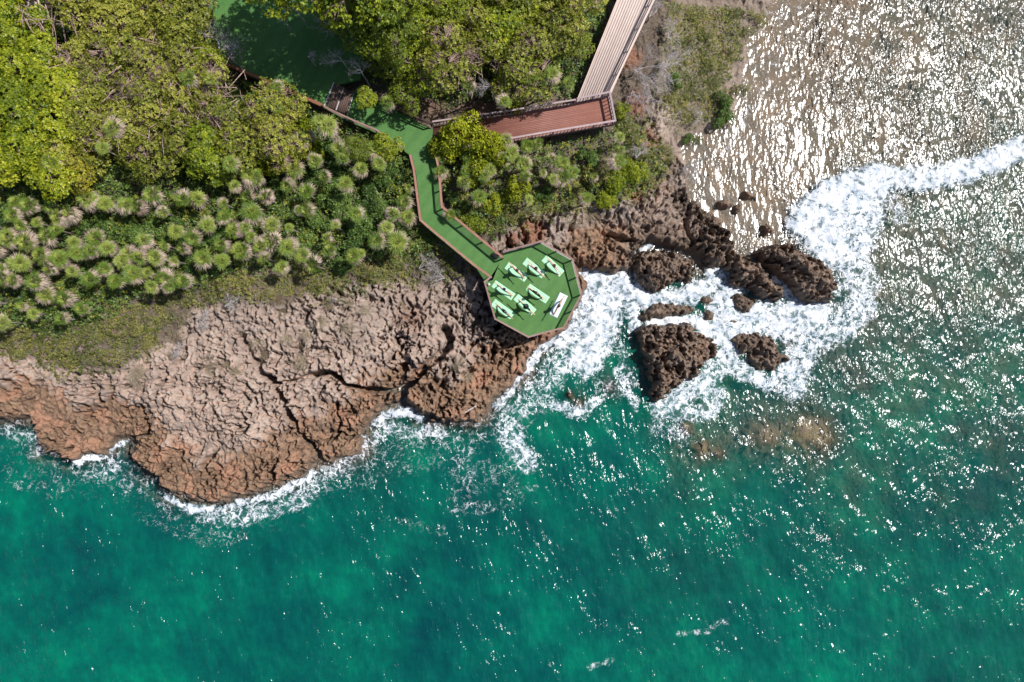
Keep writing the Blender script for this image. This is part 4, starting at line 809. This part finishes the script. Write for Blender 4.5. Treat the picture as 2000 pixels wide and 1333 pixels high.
for (x, y, k, s, lb) in ((345, 20, 'olive', .8, "windswept olive tree at the lawn's upper left edge"), (372, 75, 'olive', .72, "windswept olive tree leaning over the lawn's left edge, below another"), (405, 118, 'lime', .62, "small lime green tree beside the grey twigs at the lawn's lower left"),
                         (712, 192, 'lime', .36, "small bright tree overhanging the dark steps"), (758, 282, 'lime', .45, "small bright rounded tree left of the walkway's upper end"), (700, 290, 'deep', .42, "small bushy tree below the short whitish railing"),
                         (800, 178, 'deep', .62, "dark leaved tree above the bare soil where the green path bends"), (1133, 92, 'deep', .42, "small green tree reaching over the boardwalk's left edge"), (742, 110, 'deep', .6, "dark leaved tree behind the silvery dead branches"), (660, 25, 'deep', .7, "dark leaved tree over the lawn's upper right corner")):
    plant_tree(x, y, k, s, lb, None, 7.6 if s > .6 else 7.0)
for (x, y, z_, lb) in ((560, -95, 15, "first"), (650, -90, 16, "second"), (740, -95, 15.5, "third"), (600, -170, 17, "fourth")):
    plant_tree(x, y, 'deep', 1.5, f"tall dark leaved tree just beyond the photo's top edge, {lb} from the lawn", None, z_)
rr_ = random.Random(77)
for (x, y) in [(-170, y) for y in range(-130, 340, 75)] + [(x, -165) for x in range(-90, 400, 75)] + [(x, -160) for x in range(840, 1180, 75)] + [(-260, 40), (-260, 180), (100, -260), (300, -260), (950, -260), (1080, -260)]:
    plant_tree(x + rr_.uniform(-12, 12), y + rr_.uniform(-12, 12), rr_.choice(('olive', 'lime', 'deep')), rr_.uniform(.9, 1.1), "broad leafy tree standing outside the photo's frame", "trees outside the frame", 8.2)
# ---- fan palms
def palm_head(seed, nf=26, nd=16, R=.92, droop=0.0):
    r = np.random.default_rng(seed); out = {}
    for part, cnt in (('fronds', nf), ('dead_skirt', nd)):
        Vs = []; T = []
        for k in range(cnt):
            az = k * 2.39996 + r.uniform(-.3, .3); u = (k + .5) / cnt
            el = math.radians(82 - 92 * u + r.uniform(-8, 8)) if part == 'fronds' else math.radians(r.uniform(-62, 0))
            D = np.array([math.cos(az) * math.cos(el), math.sin(az) * math.cos(el), math.sin(el)]); S = np.array([-math.sin(az), math.cos(az), 0]); U = np.cross(D, S)
            pl_ = R * (.18 + .22 * u) * r.uniform(.8, 1.2); bl = R * r.uniform(.52, .74) * (.75 + .25 * u); c = D * pl_
            if part == 'dead_skirt': pl_ = R * .35; c = D * pl_; bl = R * r.uniform(.5, .75)
            Vs += [S * .008, -S * .008, c - S * .008, c + S * .008]; T += [.45] * 4
            nb = 11 if part == 'fronds' else 8; spr = 72 if part == 'fronds' else 50
            for j in range(nb):
                a = math.radians(-spr + 2 * spr * j / (nb - 1) + r.uniform(-5, 5)); d = D * math.cos(a) + S * math.sin(a); l = bl * (1 - .25 * abs(math.sin(a))) * r.uniform(.85, 1.1)
                s_ = -D * math.sin(a) + S * math.cos(a); sag = -np.array([0, 0, 1]) * l * (.18 if part == 'fronds' else .4) * r.uniform(.5, 1.3); wd = R * (.026 if part == 'fronds' else .028)
                Vs += [c, c + d * l * .5 + s_ * wd + U * .02, c + d * l + sag, c + d * l * .5 - s_ * wd + U * .02]
                base = (.86 if u < .3 else .62 - .25 * u) if part == 'fronds' else r.uniform(.2, 1)
                t = base + r.uniform(-.12, .12); T += [t, t, min(1.2, t + .35), t]
        V = np.array(Vs); out[part] = new_mesh(part, V, np.arange(len(V)).reshape(-1, 4), ML['palm' if part == 'fronds' else 'dead'], False, dict(tint=T))
    return out
PH = [palm_head(400 + i, nd=d, nf=n) for i, (n, d) in enumerate(((22, 14), (19, 24), (24, 10), (16, 30), (20, 20), (18, 12)))]
PTR = []
for i in range(3):
    b = MB(); b.tube([(0, 0, -1.0), (.03 * i, .02, -.5), (0, 0, 0.0)], [.075, .06, .065], 7); PTR.append(b.mesh("trunk", M_ptrunk))
PALMS = """24,420 71,435 113,425 15,465 50,473 110,450 143,473 78,500 38,513 175,490 150,495 210,485 115,505 95,525 140,530 205,525 238,510 270,503 260,535 288,533 303,503 321,543 25,548 68,550 175,545
88,575 125,583 43,598 65,613 120,623 158,603 296,560 356,550 5,631 205,398 246,400 268,405 170,388 296,380 318,415 356,388 386,388 343,453 356,485 396,505 433,510 431,478 456,450 473,490 436,398 436,423 458,363
483,385 491,415 451,338 488,343 225,550 0,523 5,543 491,465 498,348 520,385 560,363 598,375 633,345 675,358 495,420 455,448 478,445 488,463 565,445 465,490 508,480 563,483 550,523 613,518 643,490 638,465 705,495 695,418
768,418 776,473 798,368 796,425 538,208 540,170 588,273 625,238 660,290 693,278 733,293 450,320 756,200 861,310 200,290 100,318 368,153 411,155 220,250 915,165 985,198 1040,153 1078,145 1110,163 988,273 913,308 860,336 1030,285
1050,281 980,305 1023,321 1075,313 1211,268 1211,293 1108,328 912,335 957,333 993,328 1025,345 1060,338 1098,318 1098,348 1120,338 1145,388 935,385 1033,390 1050,410 905,355 1208,315 30,395 330,560 -18,440 -15,490 -20,590 530,440 600,410 575,330 520,300 560,280 600,265 640,245 670,310 705,330 740,320 615,315 585,410 655,440 690,500 735,470 755,445 790,395 530,470 515,505 590,500 340,510 375,465 405,440 320,480 280,470 250,495 185,465 55,400 95,405 135,415 40,440 90,460 880,420 945,345 1000,300 1160,345 1080,350"""
PALMS = [tuple(float(v) for v in s.split(',')) for s in PALMS.split()]
bP = [(180, "topmost row of palms"), (260, "second row of palms"), (300, "third row of palms"), (330, "fourth row of palms"), (360, "fifth row of palms"), (395, "sixth row of palms"), (425, "seventh row of palms"), (455, "eighth row of palms"), (480, "ninth row of palms"), (500, "tenth row of palms"), (520, "eleventh row of palms"), (545, "twelfth row of palms"), (575, "thirteenth row of palms"), (900, "lowest row of palms")]
PD = ["fan palm with few dead fronds", "fan palm with a thick tan skirt", "full green fan palm", "fan palm mostly ringed by tan dead fronds", "fan palm with pale drooping tips", "thin fan palm"]
random.seed(12)
for (it, o_, ph) in rows(PALMS, bP):
    px, py = it; big = (px == 756); zc = 6.9 if not (px > 840 and py > 250) else 5.9
    if py > 560: zc = 6.2
    if py < 260 or (400 < py < 0): zc = 8.6 if not big else 7.6
    if (px, py) in ((200, 290), (100, 318), (450, 320), (220, 250)): zc = 8.9
    q = P(px, py, zc); g = thz(q.x, q.y); v = random.randrange(6); r = empty("fan_palm", (q.x, q.y, g), random.uniform(0, 6.28)); tag(r, f"{PD[v]}, {o_} from left, {ph}", "palm", "fan palms")
    s = random.choice((.55, .68, .78, .85, .9, .96, 1.06)) * random.uniform(.94, 1.04) * (.85 if px > 840 else 1); h = zc - g
    for part in ('fronds', 'dead_skirt'):
        c = link(part, PH[v][part], r); c.location = (0, 0, h); c.scale = (s, s, s); c.rotation_euler = (random.gauss(0, .32), random.gauss(0, .32), 0)
    t = link("trunk", random.choice(PTR), r); t.location = (0, 0, h); t.scale = (1, 1, h + .2)
# ---- shrubs
def shrub_proto(mat, seed, dens, L, W, R=1.0, drop=0.0, nt=30):
    Pp, N, C_ = crown_pts(R, .75, 9, dens, seed, .62, .42, drop); V, F, T = leaves(Pp, N, 5, L, W, seed)
    return new_mesh("foliage", V, F, ML[mat], False, dict(tint=T)), limbs(C_, Pp, seed, .035, nt, .75).mesh("stems", M_bark)
SP = dict(bright=[shrub_proto('lime', 600 + i, 120, .13, .06) for i in range(3)], green=[shrub_proto('green', 620 + i, 110, .14, .075) for i in range(3)], scrub=[shrub_proto('scrub', 640 + i, 95, .09, .05, drop=.15, nt=90) for i in range(3)])
SHR = [(905, 265, 44, 0), (875, 285, 36, 0), (945, 275, 36, 0), (965, 300, 24, 0), (930, 335, 30, 0), (1000, 190, 26, 0), (1070, 130, 26, 1), (1020, 120, 28, 1), (990, 160, 28, 0), (1120, 60, 22, 0), (575, 240, 30, 0), (600, 300, 30, 0), (545, 285, 30, 0), (520, 330, 28, 0),
 (640, 285, 26, 1), (650, 330, 28, 1), (600, 345, 28, 1), (540, 350, 26, 1), (660, 400, 34, 1), (695, 435, 34, 1), (640, 380, 30, 1), (720, 385, 30, 1), (750, 340, 28, 1), (745, 405, 28, 1), (782, 372, 20, 1), (620, 430, 28, 1), (590, 475, 24, 1), (680, 470, 30, 1), (660, 512, 22, 1), (730, 455, 28, 2), (770, 500, 26, 2), (722, 522, 28, 2), (800, 460, 24, 2),
 (420, 440, 22, 1), (300, 450, 28, 1), (340, 430, 24, 1), (200, 440, 26, 1), (250, 460, 28, 1), (395, 470, 24, 1), (580, 520, 22, 2), (610, 555, 20, 2), (1170, 330, 30, 1), (1200, 352, 26, 1), (1130, 372, 26, 1), (1150, 300, 22, 1), (1230, 245, 28, 1), (1222, 205, 18, 1), (1245, 325, 28, 1), (1275, 345, 22, 1), (1010, 372, 26, 0), (1062, 372, 20, 1), (965, 395, 22, 1),
 (920, 432, 26, 1), (900, 400, 18, 1), (880, 385, 14, 1), (1003, 415, 18, 2), (1418, 222, 24, 1), (1415, 190, 22, 1), (1442, 168, 16, 2), (1350, 262, 14, 1), (1330, 122, 20, 2), (1322, 158, 18, 1), (1350, 180, 16, 2), (1464, 158, 16, 2), (1262, 290, 24, 1), (1300, 300, 18, 2), (1190, 385, 20, 1), (440, 560, 30, 2), (408, 572, 22, 2), (475, 545, 24, 2), (515, 565, 18, 2),
 (360, 520, 22, 1), (250, 425, 20, 1), (160, 430, 22, 1), (825, 405, 12, 1), (860, 440, 12, 1), (1385, 60, 22, 2), (1430, 90, 20, 2), (1390, 120, 20, 2), (1360, 25, 20, 2), (1470, 50, 18, 2), (1440, 20, 20, 2), (1500, 25, 18, 2), (1400, 155, 16, 2), (1345, 75, 16, 2), (1310, 190, 16, 2), (1375, 265, 12, 2),
 (30, 680, 24, 2), (80, 690, 24, 2), (140, 700, 22, 2), (180, 670, 24, 2), (230, 650, 22, 2), (270, 640, 20, 2), (110, 660, 20, 2), (60, 650, 18, 2), (210, 700, 18, 2), (290, 670, 14, 2)]
bS = [(70, "top row of shrubs")] + [(y, f"{ORD[k + 1]} row of shrubs") for k, y in enumerate((140, 200, 260, 300, 350, 400, 440, 500, 560, 640, 672))] + [(900, "lowest row of shrubs by the rock")]
SN = ("bright lime shrub", "dark green shrub", "low olive scrub bush"); SK = ('bright', 'green', 'scrub')
for (it, o_, ph) in rows(SHR, bS):
    px, py, rr, k = it; q = P(px, py, 5.2 if px < 1290 and py < 600 else 3.5 if px < 1000 else 1.8); g = thz(q.x, q.y)
    if k == 0 and py < 250: q = P(px, py, 6.2); g = thz(q.x, q.y)
    s = rr / 26.5 / .95; kk = random.choice(('bright', 'scrub', 'green')) if (k == 1 and 850 < px < 1290) else SK[k]; p = random.choice(SP[kk]); tall = {0: 1.35, 1: 1.1, 2: .7}[k] * s * (1.5 if (k == 0) else 1)
    if inpoly(px, py, [(842, 225), (1000, 225), (1000, 310), (842, 330)]): tall = max(tall, 2.6); q = P(px, py, 6.3); g = thz(q.x, q.y)
    r = empty("shrub", (q.x, q.y, g), random.uniform(0, 6.28)); tag(r, f"{SN[k]}, {o_} from left, {ph}", "shrub", "shrubs"); 
    for nm, me in (("foliage", p[0]), ("stems", p[1])): c = link(nm, me, r); c.scale = (s, s, tall)
# ---- ground cover, undergrowth, twigs, dry grass
def world2px(x, y, z): s = FPX / (HCAM - z); return 1000 + x * s, 666.5 - y * s
def cover(name, n, region, mat, per, L, W, seed, zoff=(0, .12), gate=-.1, gs=1.2, label=None):
    r = np.random.default_rng(seed); x0, x1, y0, y1 = region[0]; x = r.uniform(x0, x1, n); y = r.uniform(y0, y1, n); z = th(x, y)
    ok = (bilerp(CX, CY, DKM, x, y) < -.15) & (z > .25); px, py = world2px(x, y, z); dn = region[1](px, py, x, y); ok &= r.random(n) < dn; ok &= fbm(x / gs, y / gs, seed, 3) > gate + (1 - dn) * .25
    x, y, z = x[ok], y[ok], z[ok]; hz = r.uniform(zoff[0], zoff[1], len(x)) * (1 + fbm(x / 1.5, y / 1.5, seed + 1, 2) * 1.5)
    N = np.stack([r.normal(0, .35, len(x)), r.normal(0, .35, len(x)), np.ones(len(x))], -1); V, F, T = leaves(np.stack([x, y, z + hz], -1), N, per, L, W, seed, .2, (0, 55))
    T = T + np.repeat(fbm(x / 2.2, y / 2.2, seed + 3, 2) * .5, per * 4); o = link(name, new_mesh(name, V, F, ML[mat], False, dict(tint=T))); tag(o, label, kind='stuff'); return o
FR = (P(-20, 0, 4).x, P(1560, 0, 4).x, P(0, 760, 4).y, P(0, -20, 4).y)
def dm(polys, soft=28):
    pp = [np.array(p, float) for p in polys]
    def f(px, py, x, y):
        d = np.full(px.shape, -1e9)
        for p in pp: d = np.maximum(d, seg_dist(px, py, p, True))
        return sst(-soft, soft, d)
    return f
Z_UNDER = dm([[(-40, 360), (-40, 600), (120, 650), (330, 560), (520, 520), (800, 500), (900, 480), (820, 440), (800, 300), (640, 230), (560, 190), (420, 300), (300, 380)], [(850, 300), (870, 400), (960, 470), (1010, 410), (1100, 400), (1260, 380), (1310, 320), (1260, 240), (1210, 250), (1050, 280)], [(-40, -40), (-40, 380), (640, 380), (640, 240), (480, 160), (380, 40), (380, -40)], [(700, 150), (860, 200), (1120, 180), (1190, 0), (700, -40)]], 22)
cover("olive_undergrowth", 60000, (FR, lambda a, b, x, y: Z_UNDER(a, b, x, y) * .8), 'olive', 4, .15, .08, 77, (.3, 1.0), -.05, .8, "yellowish green leafy sprigs between the palms")  # second leaf cover with its own brighter olive colour, for variety
cover("undergrowth", 95000, (FR, lambda a, b, x, y: Z_UNDER(a, b, x, y) * np.where((a > 850) & (b > 240), .30, 1.0)), 'green', 4, .18, .10, 71, (.05, .8), -.8, 1.0, "dark green leafy undergrowth between the palms")
Z_SCR = dm([[(-40, 600), (-40, 690), (60, 700), (110, 735), (200, 730), (300, 690), (335, 640), (380, 600), (420, 590), (560, 580), (640, 590), (760, 560), (890, 545), (930, 520), (860, 470), (820, 440), (700, 480), (560, 530), (380, 540), (330, 560), (120, 630)], [(870, 380), (900, 450), (960, 460), (1100, 420), (1240, 390), (1300, 340), (1270, 300), (1100, 360)]], 22)
cover("ground_cover", 150000, (FR, Z_SCR), 'scrub', 4, .12, .07, 72, (.0, .28), -.2, .9, "olive and yellowish creeping plants along the top of the bare rock")
Z_NE = dm([[(1310, -40), (1300, 120), (1290, 200), (1330, 250), (1400, 268), (1450, 225), (1478, 130), (1505, 70), (1550, -40)]], 26)
cover("shore_scrub", 140000, (FR, Z_NE), 'scrub', 4, .12, .065, 73, (.0, .4), -.5, 1.1, "sparse olive scrub on the low shore at the top")
def sticks(name, n, region, mat, seed, L=(.25, .9), rad=.011, z=(.02, .2), label=None, dirp=None):
    r = np.random.default_rng(seed); x0, x1, y0, y1 = FR; x = r.uniform(x0, x1, n); y = r.uniform(y0, y1, n); zt = th(x, y); px, py = world2px(x, y, zt)
    ok = (bilerp(CX, CY, DKM, x, y) < -.2) & (zt > .3) & (r.random(n) < region(px, py, x, y)) & (fbm(x / 1.2, y / 1.2, seed, 2) > -.05); x, y, zt = x[ok], y[ok], zt[ok]; m = len(x)
    a = r.uniform(0, 6.28, m); l = r.uniform(L[0], L[1], m); e = r.normal(.1, .25, m); D = np.stack([np.cos(a) * np.cos(e), np.sin(a) * np.cos(e), np.sin(e)], -1); S = np.stack([-np.sin(a), np.cos(a), 0 * a], -1); U = np.cross(D, S)
    c = np.stack([x, y, zt + r.uniform(z[0], z[1], m)], -1); A = c - D * l[:, None] / 2; M_ = c + U * (r.normal(0, .04, m))[:, None] + S * (r.normal(0, .06, m))[:, None]; B_ = c + D * l[:, None] / 2
    rings = []
    for Q_, k in ((A, 1.), (M_, .8), (B_, .35)):
        for t in (0, 2.094, 4.189): rings.append(Q_ + (S * math.cos(t) + U * math.sin(t)) * rad * k)
    V = np.stack(rings, 1).reshape(-1, 3); b = np.arange(m)[:, None] * 9; F = []
    for s in (0, 3):
        for k in range(3): F.append(np.concatenate([b + s + k, b + s + (k + 1) % 3, b + s + 3 + (k + 1) % 3, b + s + 3 + k], 1))
    o = link(name, new_mesh(name, V, np.concatenate(F), mat, False)); tag(o, label, kind='stuff')
Z_TW = dm([[(560, 500), (640, 590), (760, 560), (900, 560), (930, 530), (880, 470), (760, 440), (700, 470)], [(370, 580), (400, 670), (520, 650), (520, 570)], [(1205, 110), (1215, 240), (1330, 250), (1360, 150), (1340, -20)], [(1100, 340), (1240, 300), (1380, 300), (1370, 380), (1240, 420)], [(-20, 650), (30, 700), (300, 720), (330, 660)]], 20)
sticks("dry_twigs", 14000, Z_TW, M_grey, 81, label="grey dry twigs littering the scrub edge")
sticks("fallen_branches", 7500, dm([[(100, 60), (100, 300), (500, 310), (520, 200), (380, 60)], [(860, 60), (860, 200), (1060, 180), (1060, 60)]], 20), M_bark, 82, (.7, 2.4), .040, (3.1, 3.8), "pinkish bare branches tangled through the canopy")
def tuft(seed, n=90, L=.8):
    r = np.random.default_rng(seed); V = []; T = []; az0 = r.uniform(0, 6.28)
    for k in range(n):
        a = az0 + r.normal(0, .75); e = r.uniform(.15, .9); l = L * r.uniform(.5, 1.1); D = np.array([math.cos(a) * math.cos(e), math.sin(a) * math.cos(e), math.sin(e)]); S = np.array([-math.sin(a), math.cos(a), 0]); o = np.array([r.normal(0, .10), r.normal(0, .10), -.03])
        V += [o - S * .007, o + S * .007, o + D * l * .6 + S * .006, o + D * l * .6 - S * .006, o + D * l * .6 - S * .006, o + D * l * .6 + S * .006, o + D * l + np.array([math.cos(a), math.sin(a), -.9]) * l * .22 + S * .002, o + D * l + np.array([math.cos(a), math.sin(a), -.9]) * l * .22 - S * .002]; T += [r.uniform(.1, .9)] * 8
    V = np.array(V); return new_mesh("grass_tuft", V, np.arange(len(V)).reshape(-1, 4), ML['grass'], False, dict(tint=T))
TM = [tuft(900 + i) for i in range(4)]
TU = [(348, 598), (362, 612), (535, 565), (548, 580), (575, 572), (500, 660), (520, 668), (560, 655), (585, 668), (600, 650), (260, 725), (275, 735), (265, 745), (400, 715), (415, 728), (440, 722), (465, 730), (430, 745), (200, 762), (690, 592), (655, 600), (720, 610), (640, 690), (670, 640), (745, 585), (860, 590), (1138, 420), (1150, 410), (590, 700), (890, 720), (910, 735), (550, 605), (470, 640), (330, 700), (345, 668), (780, 600), (505, 690), (625, 625)]
bT = [(600, "top row of tufts"), (640, "second row of tufts"), (675, "third row of tufts"), (715, "fourth row of tufts"), (900, "lowest row of tufts")]
for (it, o_, ph) in rows(TU, bT):
    q = P(*it, 3.5); g = thz(q.x, q.y); o = link("grass_tuft", random.choice(TM), None, (q.x, q.y, g + .02), random.uniform(0, 6.28), random.uniform(.8, 1.5)); tag(o, f"tan dry grass tuft on pale rock, {o_} from left, {ph}", "grass tuft", "dry grass tufts on the rock")
# ---- dead grey branches and driftwood
def branchy(b, r, p, d, l, rad, depth, curl=.5, nb=3):
    pts = [p]; q = Vector(p); dd = Vector(d).normalized()
    for k in range(3): dd = (dd + Vector((r.uniform(-curl, curl), r.uniform(-curl, curl), r.uniform(-curl, curl) * .6))).normalized(); q = q + dd * l / 3; pts.append(q.copy())
    b.tube(pts, [rad, rad * .8, rad * .65, rad * .45], 4 if rad > .012 else 3)
    if depth > 0:
        for k in range(nb + (1 if depth > 1 else 2)):
            s = pts[r.choice((1, 2, 3, 3))]; n = (dd + Vector((r.uniform(-.9, .9), r.uniform(-.9, .9), r.uniform(-.4, .5)))).normalized(); branchy(b, r, s, n, l * r.uniform(.5, .8), rad * .5, depth - 1, curl, nb)
DEAD = [(425, 100, 60, 1.6, 3.4, "grey dead twigs fanning up beside the lawn's left edge", "dead_tree"), (452, 115, 100, 1.2, 2.8, "bare grey bush at the lawn railing's upper end", "dead_tree"), (668, 118, 150, 1.1, 4.0, "dense silvery dead branches left of the dark tree, above the steps", "dead_tree"), (705, 140, 120, 1.0, 3.8, "silvery dead branches just above the dark steps", "dead_tree"), (650, 45, 170, 1.1, 4.3, "curled grey dead twigs high over the lawn's right side", "dead_tree"),
 (575, 15, 200, 1.1, 4.2, "pale dead twigs at the photo's top edge over the lawn", "dead_tree"), (680, 20, 80, 1.1, 4.4, "hanging grey twigs beside the top edge, right of the lawn", "dead_tree"), (1092, 82, 80, 1.4, 2.8, "round grey tangle of bare twigs left of the boardwalk", "dead_tree"), (1065, 40, 100, .9, 3.4, "wispy grey twigs above the round tangle", "dead_tree"), (268, 142, -45, 1.9, 3.5, "pinkish bare limb crossing the middle of the left canopy", "dead_tree"), (325, 185, 150, 1.7, 3.4, "reddish bare branches right of centre in the left canopy", "dead_tree"), (210, 158, 175, 1.5, 3.5, "pinkish bare limb running left across the left canopy", "dead_tree"), (395, 205, 0, 1.6, 3.3, "reddish bare branches near the left canopy's right edge", "dead_tree"), (130, 215, 60, 1.4, 3.5, "reddish bare twigs in the left part of the left canopy", "dead_tree"), (395, 20, 80, .9, 3.2, "white bare twigs at the lawn's top left corner", "dead_tree"),
 (600, 108, 10, .5, 3.2, "small grey twig sticking out over the dark lawn", "dead_tree"), (1235, 146, -5, 2.3, 1.4, "long grey driftwood branch reaching right from the boardwalk railing", "driftwood"), (1285, 138, 20, 1.7, 1.3, "curled grey driftwood right of the boardwalk", "driftwood"), (1232, 185, -90, 1.4, .9, "grey driftwood limb hanging down toward the deck's corner", "driftwood"), (1265, 40, 60, 1.2, 1.0, "dark bare bush right of the boardwalk near the photo's top", "driftwood"), (1300, 80, 20, 1.1, .8, "brown bare bush on the scrubby slope right of the boardwalk", "driftwood"),
 (1385, 205, 200, .9, .7, "dark bare bush beside the green shrub on the shore", "driftwood"), (1242, 310, 80, 1.0, 1.3, "pale forked branch standing in the shrubs right of the deck", "driftwood"), (1345, 315, -30, 1.1, .7, "thin crossed sticks on the gravel beach", "driftwood"), (345, 688, 10, .7, .35, "bleached white branch lying on the pale rock", "driftwood"), (820, 525, 20, 1.2, .6, "grey dead brush left of the walkway, above the rock", "driftwood"), (870, 545, 150, 1.1, .6, "grey dead brush right beside the walkway railing", "driftwood"), (450, 600, 30, 1.1, .5, "grey dead brush between the olive bushes and bare rock", "driftwood"), (400, 625, 10, 1.0, .5, "thin grey brush at the left part of the bare rock's top", "driftwood"),
 (820, 12, 80, .9, 3.6, "pale bare twigs on top of the canopy right of the lawn", "dead_tree"), (900, 95, -30, 1.2, 3.7, "pinkish bare limb curving over the canopy above the deck", "dead_tree"), (915, 120, 200, 1.2, 3.6, "reddish bare branches in the canopy above the deck's left half", "dead_tree"), (960, 165, 220, .9, 3.2, "bare branch fork at the lower edge of the canopy above the deck", "dead_tree")]
for k, (px, py, ang, L_, hz, lb, nm) in enumerate(DEAD):
    r = random.Random(50 + k); q = P(px, py, 4.8 + hz * .9 if hz > 2 else 3.2); g = thz(q.x, q.y); b = MB(); a = math.radians(ang); c = (0, 0, hz)
    if hz > .7: b.tube([(0, 0, -.3), (.05, .03, hz * .5), (0, 0, hz)], [.07, .055, .04], 6)
    else: c = (0, 0, hz)
    for j in range(5): aa = a + r.uniform(-.8, .8); branchy(b, r, Vector(c), (math.cos(aa), math.sin(aa), r.uniform(.0, .35)), L_ * r.uniform(.5, .8), .045 if nm == 'driftwood' and L_ > 1.2 else .030, 3, .45, 3)
    red = 'reddish' in lb or 'pinkish' in lb; o = b.build(nm, M_bark if red else M_grey); o.location = (q.x, q.y, g); tag(o, lb, "dead tree" if nm == 'dead_tree' else "driftwood")
print("faces", sum(len(m.polygons) for m in bpy.data.meshes))
